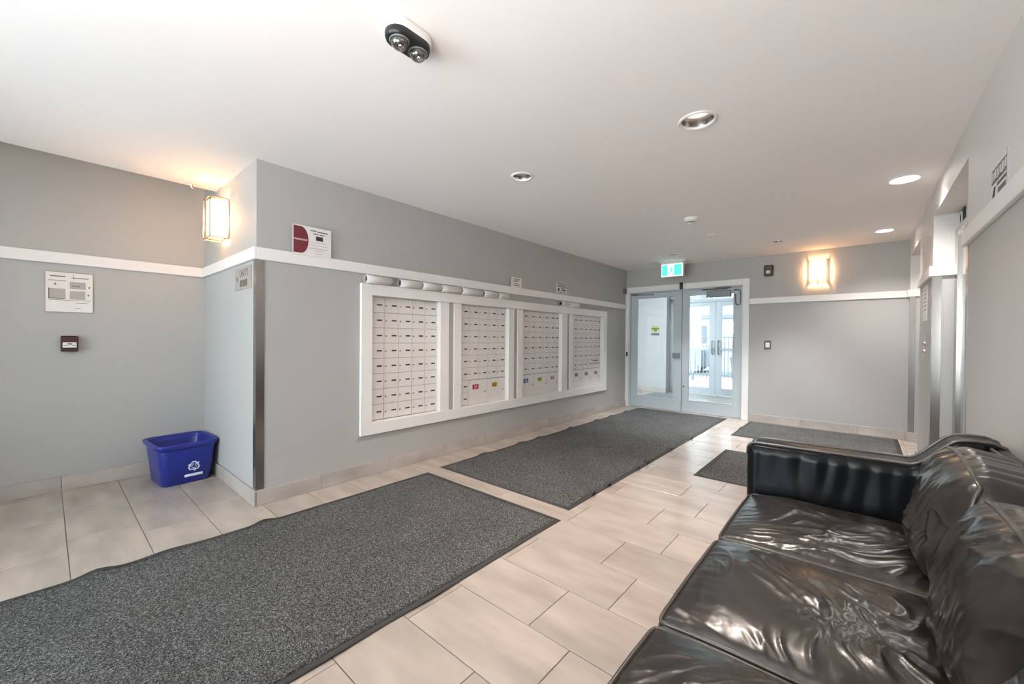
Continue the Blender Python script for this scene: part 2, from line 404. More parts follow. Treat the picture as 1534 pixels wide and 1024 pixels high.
# tile skirtings
SK = 0.016
def skirting(name, axis, fixed, a, b, sgn, first):
    """row of skirting tiles along axis, standing out from a wall at `fixed` towards sgn"""
    base = (fixed, fixed + sgn * 0.006) if sgn > 0 else (fixed - 0.006, fixed)
    bx = (base[0], base[1], a, b, 0.0, 0.107) if axis == 'Y' else (a, b, base[0], base[1], 0.0, 0.107)
    root = tag(boxes(name, [bx], M['grout']), kind='structure')
    cuts = [a] + [c for c in np.arange(first - 40 * TL, b, TL) if a + 0.03 < c < b - 0.03] + [b]
    t0, t1 = (fixed + 0.002, fixed + SK) if sgn > 0 else (fixed - SK, fixed - 0.002)
    for p, q in zip(cuts, cuts[1:]):
        b_ = (t0, t1, p + 0.001, q - 0.001, 0.001, 0.108) if axis == 'Y' else (p + 0.001, q - 0.001, t0, t1, 0.001, 0.108)
        boxes('tile', [b_], M['tile_skirt'], root, 0.0012)
skirting('baseboard_alcove', 'Y', XA, YN, YR - SK, 1, 0.081)
skirting('baseboard_return', 'X', YR, XA + SK, XW + SK, -1, -3.9)
skirting('baseboard_left', 'Y', XW, YR, YB, 1, 1.42)
skirting('baseboard_back', 'X', YB, DX1 + 0.09, XR - 0.03, -1, -0.62)
skirting('baseboard_right', 'Y', XR, YN, R1[0], -1, 0.4)
skirting('baseboard_pier', 'Y', XR, R1[1], R2[0], -1, 5.3)
skirting('baseboard_jamb', 'X', R2[1], XR - 0.02, XD, -1, 3.0)

# ------------------------------------------------------------------ steel corner guards
def guard(x, y, sx, sy, label):
    t = thing('corner_guard', (x, y, 0.108), label, 'corner guard', 'steel corner guards')
    w, th = 0.052, 0.003
    z1 = RZ0 - 0.108
    bm = bmesh.new()
    a = (x, x)  # L profile: one leg on the face across X, one on the face across Y
    bm_box(bm, *(sorted((0, sx * w))), *(sorted((0, -sy * th))), 0.0, z1)
    bm_box(bm, *(sorted((0, -sx * th))), *(sorted((-sy * th, sy * w))), 0.0, z1)
    me = done(bm, 'angle'); link('angle', me, M['steel'], t)
guard(XW + 0.0005, YR - 0.0005, -1, 1, 'steel corner guard on the alcove corner left of the mailboxes')
guard(XR - 0.0005, R1[1] - 0.0005, 1, 1, 'steel corner guard on the pier between the two elevator recesses')
guard(XR - 0.0005, R2[1] - 0.0005, 1, 1, 'steel corner guard at the far corner beside the door wall')
guard(XR - 0.0005, R1[0] + 0.0005, 1, -1, 'steel corner guard ending the near right wall above the sofa')

# ------------------------------------------------------------------ elevators
for n, (a, b) in ((5, R1), (6, R2)):
    t = tag(boxes('door_%d' % n, [(XD - 0.03, XD - 0.002, a + 0.02, a + 0.14, 0, 2.06), (XD - 0.03, XD - 0.002, b - 0.14, b - 0.02, 0, 2.06), (XD - 0.03, XD - 0.002, a + 0.02, b - 0.02, 2.06, 2.10)], M['steel']), kind='structure')
    mid = (a + b) / 2
    boxes('door_panel', [(XD - 0.012, XD - 0.002, a + 0.14, mid - 0.002, 0.005, 2.06)], M['steel'], t)
    boxes('door_panel', [(XD - 0.012, XD - 0.002, mid + 0.002, b - 0.14, 0.005, 2.06)], M['steel'], t)
t = thing('hall_lantern', (XD, 4.67, 2.168), 'square black elevator lantern with a white ring above the steel frame', 'elevator indicator')
plate('housing', '-X', -0.085, 0.085, -0.065, 0.065, 0.0, 0.012, M['black'], t, 0.002)
lathe('ring', [(0.036, 0.0), (0.054, 0.0), (0.054, 0.006), (0.036, 0.006), (0.036, 0.0)], M['white'], t, (-0.019, 0, -0.005), axis='X')
lathe('disc', [(0.0, 0.005), (0.034, 0.004), (0.034, 0.0)], M['dark'], t, (-0.017, 0, -0.005), axis='X')
t = thing('call_station', (XR, 5.22, 1.15), 'steel elevator call button plate on the pier beside the corner guard', 'call button')
plate('face_plate', '-X', -0.06, 0.06, -0.11, 0.11, 0.0, 0.004, M['steel'], t, 0.001)
for q in (-0.035, 0.035): lathe('button', [(0.018, 0.0), (0.018, -0.016), (0.0, -0.017)], M['chrome'], t, (-0.004, 0, q), axis='X', seg=20)
t = thing('pier_notice', (XR, 5.30, 1.56), 'narrow white paper notice on the pier under the rail', 'notice')
plate('sheet', '-X', -0.16, 0.16, -0.17, 0.15, 0.0, 0.002, M['paper'], t)
bars('print', '-X', [(-0.12, 0.12, 0.10 - 0.035 * i, 0.112 - 0.035 * i) for i in range(6)], 0.002, 0.0026, M['ink_light'], t)

# ------------------------------------------------------------------ entrance doors
cas = tag(boxes('trim_7', [(XW, DX0, YB - 0.025, YB, 0, 2.125), (DX1, DX1 + 0.09, YB - 0.025, YB, 0, 2.125), (DX0, DX1, YB - 0.025, YB, DZ, 2.125)], M['trim'], None, 0.003), kind='structure')
jam = tag(boxes('trim_8', [(DX0, DX0 + 0.02, YB, YB + 0.12, 0, DZ), (DX1 - 0.02, DX1, YB, YB + 0.12, 0, DZ), (DX0 + 0.02, DX1 - 0.02, YB, YB + 0.12, DZ - 0.02, DZ)], M['alu']), kind='structure')
def leaf(name, x0, x1, sl, sr, y, z1=2.012, top=0.085, bot=0.20, pane_top=None):
    z0 = 0.008; pt = z1 - top
    o = tag(boxes(name, [(x0, x0 + sl, y, y + 0.045, z0, z1), (x1 - sr, x1, y, y + 0.045, z0, z1), (x0 + sl, x1 - sr, y, y + 0.045, z0, bot), (x0 + sl, x1 - sr, y, y + 0.045, pt, z1)], M['alu'], None, 0.0025), kind='structure')
    boxes('glass_pane', [(x0 + sl - 0.005, x1 - sr + 0.005, y + 0.018, y + 0.026, bot - 0.005, pt + 0.005)], M['glass'], o)
    boxes('glazing_bead', [(x0 + sl, x0 + sl + 0.008, y - 0.003, y + 0.018, bot, pt), (x1 - sr - 0.008, x1 - sr, y - 0.003, y + 0.018, bot, pt), (x0 + sl, x1 - sr, y - 0.003, y + 0.018, bot, bot + 0.008), (x0 + sl, x1 - sr, y - 0.003, y + 0.018, pt - 0.008, pt)], M['alu'], o)
    return o
XM = -2.240
d1 = leaf('door_1', DX0 + 0.022, XM - 0.004, 0.115, 0.13, YB + 0.03)
d2 = leaf('door_2', XM + 0.004, DX1 - 0.022, 0.105, 0.105, YB + 0.03)
boxes('latch_plate', [(-2.385, -2.262, YB + 0.006, YB + 0.028, 0.895, 0.978)], M['alu_grey'], d1, 0.002)
boxes('closer_arm', [(-3.10, -2.72, YB + 0.008, YB + 0.028, 1.975, 1.992), (-3.12, -3.02, YB - 0.01, YB + 0.028, 1.985, 2.01)], M['alu_grey'], d1, 0.002)
boxes('closer_body', [(-1.85, -1.505, YB - 0.045, YB + 0.028, 1.868, 1.968)], M['alu_grey'], d2, 0.006)
boxes('closer_arm', [(-1.92, -1.55, YB - 0.035, YB - 0.012, 1.985, 2.002), (-1.72, -1.50, YB - 0.05, YB - 0.03, 1.998, 2.018)], M['ink'], d2, 0.002)
tube('cable_loop', [(-1.46, YB - 0.005, 1.965), (-1.40, YB - 0.02, 1.965), (-1.378, YB - 0.02, 1.94), (-1.375, YB - 0.02, 1.78), (-1.385, YB - 0.02, 1.745), (-1.415, YB - 0.02, 1.735), (-1.44, YB - 0.01, 1.755), (-1.45, YB - 0.005, 1.90)], 0.009, M['alu_grey'], d2)
boxes('strike_knob', [(-2.215, -2.19, YB + 0.012, YB + 0.028, 0.415, 0.44)], M['alu_grey'], d2, 0.003)
boxes('meeting_seal', [(XM - 0.003, XM + 0.003, YB + 0.034, YB + 0.07, 0.01, 2.012)], M['dark'], d2)
t = thing('door_holder', (XM + 0.005, YB - 0.03, 2.08), 'small black box on the casing above where the entrance doors meet', 'door sensor')
boxes('body', [(-0.022, 0.022, -0.03, 0.002, -0.055, 0.06)], M['black'], t, 0.004)
boxes('lens', [(-0.014, 0.014, -0.033, -0.029, -0.045, -0.02)], M['dark'], t, 0.001)
t = thing('casing_keypad', (-3.180, YB - 0.026, 0.955), 'small grey key switch on the left entrance door casing', 'key switch')
boxes('plate', [(-0.026, 0.026, -0.012, 0.0, -0.065, 0.085)], M['white'], t, 0.003)
boxes('reader', [(-0.008, 0.020, -0.02, -0.011, -0.06, 0.02)], M['black'], t, 0.002)
t = thing('corner_sensor', (XW, YB - 0.10, 2.06), 'small dark sensor high in the corner left of the entrance doors', 'sensor')
boxes('body', [(0.0, 0.04, -0.03, 0.03, -0.05, 0.05)], M['ink'], t, 0.006)
boxes('eye', [(0.04, 0.044, -0.012, 0.012, -0.03, 0.0)], M['black'], t, 0.001)

# vestibule and the outside doors
fv = tag(boxes('floor_vestibule', [(-4.6, -1.0, YB + 0.10, 9.56, -0.1, 0.0)], M['tile']), kind='structure')
struct('wall_vestibule', [(-4.6, -3.33, 9.22, 9.56, 0, ZC), (-4.72, -4.6, YB + 0.12, 9.56, 0, ZC), (-1.0, -0.88, YB + 0.12, 9.56, 0, ZC), (-1.42, -1.0, 9.46, 9.56, 0, ZC), (-3.33, -1.42, 9.46, 9.56, 2.32, ZC)], M['vest_wall'])
struct('ceiling_vestibule', [(-4.72, -0.88, YB + 0.12, 9.56, ZC, ZC + 0.1)], M['ceiling'])
skirting('baseboard_vestibule', 'X', 9.22, -4.6, -3.33, -1, -3.9)
fr = tag(boxes('trim_9', [(-3.33, -3.21, 9.44, 9.56, 0, 2.32), (-1.51, -1.42, 9.44, 9.56, 0, 2.32), (-3.21, -1.51, 9.44, 9.56, 2.03, 2.10), (-3.21, -1.51, 9.44, 9.56, 2.26, 2.32)], M['alu'], None, 0.003), kind='structure')
boxes('transom_pane', [(-3.21, -1.51, 9.49, 9.50, 2.10, 2.26)], M['glass'], fr)
d3 = leaf('door_3', -3.205, -2.366, 0.115, 0.115, 9.47, 2.025, 0.085, 0.15)
d4 = leaf('door_4', -2.358, -1.515, 0.115, 0.115, 9.47, 2.025, 0.085, 0.15)
for d, x in ((d3, -2.42), (d4, -2.30)):
    tube('pull_handle', [(x, 9.47, 1.18), (x, 9.42, 1.18), (x, 9.405, 1.16), (x, 9.405, 0.92), (x, 9.42, 0.90), (x, 9.47, 0.90)], 0.011, M['alu_grey'], d)
    boxes('push_bar', [(x - 0.55 if d is d3 else x - 0.02, x + 0.02 if d is d3 else x + 0.55, 9.43, 9.455, 0.98, 1.03)], M['alu'], d, 0.003)
t = thing('vestibule_mat', (-2.9, 8.25, 0.0), 'dark grey mat seen through the glass doors on the vestibule floor', 'mat')
boxes('pile', [(-0.60, -0.02, -0.35, 0.75, 0.001, 0.010)], M['mat_grey'], t, 0.003)
boxes('rubber_border', [(-0.63, 0.01, -0.38, 0.78, 0.0, 0.004)], M['rubber'], t)
t = thing('vestibule_sign', (-3.58, 9.22, 1.43), 'yellow and black sign on the white wall behind the left glass door', 'sign')
plate('board', '-Y', -0.115, 0.13, -0.17, 0.14, 0.0, 0.003, M['vest_wall'], t)
poly('yellow_panel', '-Y', [(-0.10, -0.06), (0.09, -0.06), (0.09, 0.03), (0.06, 0.08), (0.0, 0.10), (-0.07, 0.08), (-0.10, 0.03)], 0.003, 0.0045, M['lime_l'], t)
bars('print', '-Y', [(-0.09, 0.05, 0.055, 0.068), (-0.10, 0.09, 0.0, 0.042), (-0.04, 0.03, -0.045, 0.0)], 0.0045, 0.006, mat('olive_print', (0.10, 0.12, 0.02), 0.6), t)
bars('caption_bar', '-Y', [(-0.10, 0.09, -0.135, -0.08)], 0.003, 0.0045, mat('slate_print', (0.07, 0.09, 0.13), 0.6), t)
t = thing('vestibule_device', (-3.27, 9.44, 2.11), 'small dark camera on the frame seen at the top right of the left glass pane', 'camera')
boxes('bracket', [(-0.04, 0.05, -0.03, 0.0, -0.02, 0.05)], M['white'], t, 0.004)
boxes('lens_body', [(-0.035, 0.045, -0.07, -0.03, -0.035, 0.012)], M['ink'], t, 0.004)

# ------------------------------------------------------------------ outside
struct('ground', [(-60, 40, 9.56, 90, -0.16, -0.06)], M['concrete'])
struct('road', [(-60, 40, 15.2, 21.0, -0.059, -0.055)], M['asphalt'])
f = thing('picket_fence', (-4.0, 13.4, -0.06), 'pale picket fence outside beyond the entrance doors', 'fence')
bm = bmesh.new()
for i in range(90): bm_box(bm, -4.5 + i * 0.1, -4.475 + i * 0.1, -0.012, 0.012, 0.10, 1.32)
tag(link('picket_panel', done(bm, 'picket_panel'), M['fence'], f), kind='stuff')
for z in (0.16, 0.92, 1.32): boxes('rail', [(-4.6, 4.6, -0.02, 0.02, z, z + 0.05)], M['fence'], f)
for x in (-4.6, -2.3, 0.0, 2.3, 4.6): boxes('post', [(x - 0.035, x + 0.035, -0.035, 0.035, 0, 1.45)], M['fence'], f)
def car(x, y, label):
    c = thing('car', (x, y, -0.055), label, 'car', 'cars parked behind the fence')
    prof = [(-2.1, 0.25), (-2.15, 0.62), (-1.9, 0.80), (-1.25, 0.90), (-0.75, 1.36), (0.75, 1.40), (1.35, 0.95), (2.0, 0.86), (2.12, 0.6), (2.08, 0.25)]
    bm = bmesh.new(); A = [bm.verts.new((p[0], -0.85, p[1])) for p in prof]; B = [bm.verts.new((p[0], 0.85, p[1])) for p in prof]
    bm.faces.new(A); bm.faces.new(B[::-1]); k = len(prof)
    for i in range(k): bm.faces.new((A[i], B[i], B[(i + 1) % k], A[(i + 1) % k]))
    link('body', done(bm, 'body'), M['car'], c)
    bm = bmesh.new(); q = [(-1.05, 0.93), (-0.68, 1.29), (0.68, 1.32), (1.12, 0.97)]
    A = [bm.verts.new((p[0], -0.86, p[1])) for p in q]; B = [bm.verts.new((p[0], -0.84, p[1])) for p in q]
    bm.faces.new(A); bm.faces.new(B[::-1])
    for i in range(4): bm.faces.new((A[i], B[i], B[(i + 1) % 4], A[(i + 1) % 4]))
    link('side_window', done(bm, 'side_window'), M['win_dark'], c)
    for wx in (-1.35, 1.35):
        for wy in (-0.80, 0.80): lathe('wheel', [(0, -0.1), (0.3, -0.1), (0.32, -0.06), (0.32, 0.06), (0.3, 0.1), (0, 0.1)], M['black'], c, (wx, wy, 0.32), axis='Y', seg=20)
car(-6.4, 17.0, 'grey car parked behind the fence, left of the outside door meeting line')
car(-1.4, 17.0, 'grey car parked behind the fence, right of the outside door meeting line')
b = thing('apartment_building', (-8, 30, -0.06), 'pale apartment building far across the road behind the fence', 'building')
boxes('wall', [(-14, 16, 0, 8, 0, 11)], M['facade'], b)
for fz in range(3):
    boxes('floor_band', [(-14, 16, -0.12, 0, 2.75 + fz * 3.1, 3.0 + fz * 3.1)], M['facade_trim'], b)
    for i in range(10):
        x = -13 + i * 2.9
        w = boxes('window', [(x, x + 1.5, -0.08, 0.0, 0.9 + fz * 3.1, 2.4 + fz * 3.1)], M['trim'], b)
        boxes('pane', [(x + 0.1, x + 0.71, -0.10, -0.08, 1.0 + fz * 3.1, 2.3 + fz * 3.1), (x + 0.79, x + 1.4, -0.10, -0.08, 1.0 + fz * 3.1, 2.3 + fz * 3.1)], M['win_dark'], w)
boxes('roof', [(-14.3, 16.3, -0.4, 8.3, 11, 11.3)], M['facade_trim'], b)
sh = thing('potted_shrub', (-5.05, 15.0, -0.06), 'round green shrub in a grey planter behind the fence', 'shrub')
lathe('planter', [(0, 0.0), (0.30, 0.0), (0.40, 1.25), (0.34, 1.25), (0.32, 1.15), (0, 1.15)], M['facade_trim'], sh, seg=24)
bm = bmesh.new()
for i in range(500):
    u = random.uniform(-1, 1); a = random.uniform(0, 2 * PI); rr = 0.42 * random.uniform(0.75, 1.05); s = math.sqrt(1 - u * u)
    p = Vector((rr * s * math.cos(a), rr * s * math.sin(a), 1.5 + 0.8 * rr * u)); d = Vector((random.gauss(0, 1), random.gauss(0, 1), random.gauss(0, 1))).normalized()
    e = d.orthogonal().normalized(); l = 0.09
    vs = [bm.verts.new(p + q) for q in (d * -l, e * l * 0.5, d * l, e * -l * 0.5)]; bm.faces.new(vs)
tag(link('foliage', done(bm, 'foliage'), M['leaf'], sh), kind='stuff')

# ------------------------------------------------------------------ mailbox wall
SX0, SX1 = XW, XW + 0.03
fr = thing('mailbox_surround', (XW, 1.742, 0.355), 'white wooden casing framing the four mailbox banks on the grey wall', 'casing')
O = (XW, 1.742, 0.355)
boxes('head_rail', [(SX0, SX1, 1.742, 6.100, BZ1, 1.655)], M['trim'], fr, 0.002, O)
boxes('sill_rail', [(SX0, SX1, 1.742, 6.100, 0.355, BZ0)], M['trim'], fr, 0.002, O)
for a, b in ((1.742, 1.845), (2.600, 2.716), (2.782, 2.885), (3.645, 3.745), (3.812, 3.920), (4.785, 4.925), (4.990, 5.080), (5.993, 6.100)):
    boxes('stile', [(SX0, SX1 if a < 1.8 or b > 6.0 else SX0 + 0.016, a, b, BZ0, BZ1)], M['trim'], fr, 0.002, O)

for a, b in openings:
    for q in ((a, a + 0.004, BZ0, BZ1), (b - 0.004, b, BZ0, BZ1), (a + 0.004, b - 0.004, BZ0, BZ0 + 0.003), (a + 0.004, b - 0.004, BZ1 - 0.003, BZ1)):
        boxes('reveal', [(XW - REC + 0.022, XW + 0.002, *q)], M['trim'], fr, 0.0, O)

CW, RH = 0.150, 0.1367
bm = bmesh.new(); bm_box(bm, 0, 0.008, 0.0018, CW - 0.0018, -RH / 2 + 0.0022, RH / 2 - 0.0022, 0.0012); door_me = done(bm, 'mailbox_door'); door_me.materials.append(M['box'])
bm = bmesh.new(); bm_box(bm, 0.008, 0.0095, 0.079, 0.129, -0.0065, 0.0065, 0.0006); slot_me = done(bm, 'name_slot'); slot_me.materials.append(M['dark'])
bm = bmesh.new(); bmesh.ops.create_cone(bm, cap_ends=True, segments=12, radius1=0.0075, radius2=0.006, depth=0.006, matrix=Matrix.Translation((0.011, 0.020, -0.004)) @ Matrix.Rotation(PI / 2, 4, 'Y')); lock_me = done(bm, 'lock'); lock_me.materials.append(M['bronze'])
big = {}
def bank(idx, y0, y1, start, skip, label):
    ox = XW - REC
    t = thing('mailbox_bank', (ox, y0, BZ0), label, 'mailboxes', 'mailbox banks')
    boxes('back_panel', [(0.0005, 0.010, 0.001, y1 - y0 - 0.001, 0.001, BZ1 - BZ0 - 0.001)], M['box_gap'], t)
    ncol = int((y1 - start) / CW + 0.5)
    for r in range(8):
        for c in range(ncol):
            if skip(r, c): continue
            ys = start + c * CW - y0
            w = min(CW, (y1 - y0) - ys)
            z = (BZ1 - BZ0) - 0.0055 - RH * (r + 0.5)
            if w < CW - 0.004:
                bm = bmesh.new(); bm_box(bm, 0, 0.008, 0.0018, w - 0.002, -RH / 2 + 0.0022, RH / 2 - 0.0022, 0.0012)
                d = link('mailbox_door', done(bm, 'mailbox_door'), M['box'], t, (0.010, ys, z))
            else:
                d = link('mailbox_door', door_me, None, t, (0.010, ys, z))
            if w > 0.09: link('name_slot', slot_me, None, d, (0, min(0, w - 0.137), 0))
            link('lock', lock_me, None, d)
    return t
def parcel(t, y0, start, w, lab, mark, z0=0.004, z1=0.270, lu=0.055, letter=None):
    d = boxes('parcel_door', [(0.010, 0.020, start - y0 + 0.0015, start - y0 + w - 0.0015, z0, z1)], M['box'], t, 0.0015)
    l = boxes('number_label', [(0.020, 0.0212, start - y0 + lu - 0.045, start - y0 + lu + 0.05, z1 - 0.098, z1 - 0.045)], lab, d)
    if letter:
        text('lettering', letter, 0.045, mark, d, Matrix.Translation((0.0216, start - y0 + lu + 0.003, z1 - 0.072)) @ frame_m('+X', 0, 0, 0))
    else:
        boxes('lettering', [(0.0212, 0.0216, start - y0 + lu - 0.02, start - y0 + lu - 0.008, z1 - 0.088, z1 - 0.056), (0.0212, 0.0216, start - y0 + lu + 0.004, start - y0 + lu + 0.026, z1 - 0.088, z1 - 0.078), (0.0212, 0.0216, start - y0 + lu + 0.012, start - y0 + lu + 0.02, z1 - 0.088, z1 - 0.056)], mark, d)
    lathe('lock', [(0.010, 0.0), (0.010, 0.006), (0.0, 0.008)], M['bronze'], d, (0.020, start - y0 + w - 0.045, z1 - 0.135), axis='X', seg=14)
    return d
bank(1, *openings[0], 1.850, lambda r, c: False, 'bank of forty small mailboxes nearest the alcove, no parcel lockers')
t = bank(2, *openings[1], 2.893, lambda r, c: r >= 6 and c >= 1, 'mailbox bank with red and ochre labelled parcel lockers')
parcel(t, 2.885, 3.046, 0.298, M['red_l'], M['white'], letter='1A', lu=0.10)
parcel(t, 2.885, 3.346, 0.298, M['yellow_l'], M['dark'], lu=0.11)
t = bank(3, *openings[2], 3.940, lambda r, c: r >= 6, 'mailbox bank with blue, lime and pink labelled parcel lockers')
for s, m_, k in ((3.940, 'blue_l', 'white'), (4.235, 'lime_l', 'dark'), (4.530, 'pink_l', 'dark')): parcel(t, 3.920, s, 0.25 if s > 4.5 else 0.293, M[m_], M[k], lu=0.105)
t = bank(4, *openings[3], 5.135, lambda r, c: r >= 6, 'mailbox bank with small grey labels nearest the entrance doors')
for s in (5.135, 5.430, 5.725): parcel(t, 5.080, s, 0.265 if s > 5.7 else 0.293, M['grey_l'], M['dark'], lu=0.13)
boxes('door_edge', [(0.018, 0.06, 0.66, 0.82, 0.398, 0.402)], M['dark'], t)
boxes('door_seam', [(0.0185, 0.0195, 0.08, 0.17, 0.285, 0.289), (0.0185, 0.0195, 0.38, 0.382, 0.28, 0.40), (0.0185, 0.0195, 0.53, 0.532, 0.28, 0.40)], M['ink'], t)

# rolled papers lying along the casing's top edge
ordn = ['first', 'second', 'third', 'fourth', 'fifth', 'sixth', 'seventh']
rolls = [(1.77, 2.015, .036), (2.10, 2.340, .036), (2.347, 2.572, .037), (2.580, 2.842, .036), (2.852, 3.150, .037), (3.172, 3.405, .036), (3.415, 3.588, .035), (4.705, 4.935, .036), (4.945, 5.165, .036)]
for i, (a, b, r) in enumerate(rolls):
    if i < 7: lab = '%s white paper roll from the left along the top of the mailbox casing' % ordn[i]
    elif i == 7: lab = 'white paper roll above the third mailbox bank, left of the last roll'
    else: lab = 'last white paper roll nearest the entrance doors, above the casing'
    t = thing('paper_roll', (XW + r + 0.002, a, 1.6555 + r), lab, 'paper roll', 'rolled papers on the mailbox casing')
    L = b - a
    prof = [(r - 0.004, 0.0), (r, 0.0), (r + random.uniform(-.001, .001), L * .3), (r, L), (r - 0.004, L), (r - 0.005, 0.0)]
    o = lathe('sheet', prof, M['paper'], t, axis='Y', seg=28)
    inner = [(r - 0.012, 0.015), (r - 0.010, 0.015), (r - 0.010, L - 0.015), (r - 0.012, L - 0.015), (r - 0.012, 0.015)]
    lathe('hollow_shade', inner, M['ink'], t, axis='Y', seg=20)  # grey sleeve: shade of the open roll ends put into its colour
    boxes('overlap_edge', [(-0.003 + r * 0.55, 0.003 + r * 0.55, 0.004, L - 0.004, r * 0.80, r * 0.85)], M['paper'], t)

# cards leaning on the rail
t = thing('maroon_notice_card', (XW + RT + 0.002, 1.34, RZ1), 'white notice card with a maroon half-disc, on the rail near the alcove corner', 'notice')
f = '+X'
plate('card', f, -0.143, 0.143, -0.012, 0.212, 0.0, 0.003, M['paper'], t)
pts = [(-0.138, 0.004)] + [(-0.085 + 0.055 * math.sin(q), 0.104 - 0.1 * math.cos(q)) for q in np.linspace(0, PI, 18)] + [(-0.138, 0.204)]
poly('maroon_panel', f, pts, 0.003, 0.004, M['maroon'], t)
bars('panel_line', f, [(-0.135, -0.040, 0.099, 0.111)], 0.004, 0.005, M['pink_l'], t)
bars('heading', f, [(-0.015, 0.03, 0.182, 0.190), (0.036, 0.115, 0.178, 0.187), (0.005, 0.045, 0.160, 0.168), (0.052, 0.09, 0.158, 0.166)], 0.003, 0.0036, M['ink'], t)
bars('picture', f, [(0.025, 0.08, 0.115, 0.148)], 0.003, 0.0036, M['ink_dark'], t)
bars('text_lines', f, [(-0.008, 0.10, 0.098, 0.101), (-0.02, 0.12, 0.074, 0.077), (-0.02, 0.115, 0.050, 0.055), (0.02, 0.085, 0.034, 0.038), (0.02, 0.08, 0.012, 0.016)], 0.003, 0.0036, M['ink_light'], t)
t = thing('small_notice_card', (XW + RT + 0.002, 3.765, RZ1), 'small blank-edged white card with grey text standing on the rail', 'notice')
plate('card', f, -0.10, 0.10, -0.002, 0.118, 0.0, 0.003, M['paper'], t)
bars('text_lines', f, [(-0.06, 0.055, 0.095, 0.103), (-0.04, 0.06, 0.080, 0.088), (-0.07, 0.04, 0.066, 0.072), (-0.05, 0.055, 0.036, 0.044), (-0.05, 0.06, 0.016, 0.024)], 0.003, 0.0036, M['ink'], t)
t = thing('surveillance_notice', (XW, 4.79, 1.84), 'black and white notice on the mailbox wall above the rail', 'notice')
def notice(t, f, w, h):
    plate('board', f, -w / 2, w / 2, 0, h, 0.0, 0.003, M['paper'], t)
    bars('header_band', f, [(-w * .46, w * .46, h * .60, h * .95)], 0.003, 0.0036, M['ink'], t)
    bars('header_marks', f, [(-w * .42 + i * w * .1, -w * .37 + i * w * .1, h * (.66 + .02 * (i % 3)), h * (.90 - .02 * (i % 2))) for i in range(9)], 0.0036, 0.0042, M['paper'], t)
    poly('pictogram', f, [(-w * .42, h * .30), (-w * .30, h * .52), (-w * .20, h * .50), (-w * .24, h * .36), (-w * .30, h * .12), (-w * .38, h * .12)], 0.003, 0.0036, M['ink_dark'], t)
    bars('text_lines', f, [(-w * .12, w * .45, h * .47, h * .55), (-w * .05, w * .42, h * .24, h * .40), (-w * .25, w * .40, h * .06, h * .14)], 0.003, 0.0036, M['ink'], t)
notice(t, '+X', 0.25, 0.148)
t = thing('right_wall_notice', (XR, 2.70, 1.795), 'black and white notice on the right wall above the sofa', 'notice')
notice(t, '-X', 0.27, 0.185)
boxes('edge_strip', [(-0.006, 0.0, -0.147, -0.136, 0.0, 0.20)], M['ink_light'], t)

# alcove wall: evacuation notice and pull station; return wall sign
t = thing('evacuation_notice', (XA, 0.124, 1.37), 'framed white notice with grey diagrams on the left alcove wall', 'notice')
f = '+X'
plate('frame', f, -0.128, 0.128, -0.004, 0.308, 0.0, 0.006, M['bronze'], t, 0.002)
plate('sheet', f, -0.122, 0.122, 0.002, 0.302, 0.006, 0.008, M['paper'], t)
bars('diagram', f, [(-0.11, -0.02, 0.235, 0.243), (0.0, 0.085, 0.180, 0.235), (-0.11, -0.022, 0.105, 0.178), (0.0, 0.082, 0.100, 0.165)], 0.008, 0.0086, M['ink_light'], t)
bars('text_lines', f, [(-0.10, -0.02, 0.268, 0.276), (0.01, 0.10, 0.262, 0.268), (0.02, 0.022, 0.25, 0.292), (-0.08, -0.07, 0.205, 0.22), (0.10, 0.108, 0.19, 0.205), (0.095, 0.103, 0.13, 0.145), (0.012, 0.055, 0.200, 0.206), (-0.11, 0.11, 0.09, 0.093), (0.03, 0.10, 0.07, 0.073), (0.03, 0.06, 0.03, 0.033), (-0.11, -0.025, 0.100, 0.106), (-0.11, -0.104, 0.10, 0.18)], 0.0086, 0.0092, M['ink'], t)
t = thing('alarm_pull_station', (XA, 0.122, 1.128), 'dark maroon fire alarm pull station with white bar on the alcove wall', 'fire alarm')
plate('body', f, -0.046, 0.046, -0.060, 0.060, 0.0, 0.045, M['maroon_dev'], t, 0.006)
plate('pull_bar', f, -0.036, 0.036, -0.030, 0.010, 0.045, 0.055, M['white'], t, 0.002)
bars('print', f, [(-0.012, 0.012, -0.006, 0.002), (-0.032, -0.010, -0.016, -0.012), (0.010, 0.032, -0.016, -0.012)], 0.055, 0.0556, M['ink_dark'], t)
t = thing('direction_sign', (-3.497, YR, 1.628), 'taupe direction sign with a left arrow beside the steel corner guard', 'sign')
f = '-Y'
plate('board', f, -0.185, 0.185, -0.083, 0.083, 0.0, 0.006, M['bronze_sign'], t, 0.001)
text('lettering', 'UNITS', 0.070, M['brown_ink'], t, frame_m(f, 0.03, 0.035, 0.0062))
bars('second_line', f, [(-0.055 + i * 0.034, -0.030 + i * 0.034, -0.062, -0.012) for i in range(5)], 0.006, 0.0066, M['brown_ink'], t)
poly('arrow', f, [(-0.15, 0.0), (-0.115, 0.022), (-0.115, -0.022)], 0.006, 0.0066, M['brown_ink'], t)

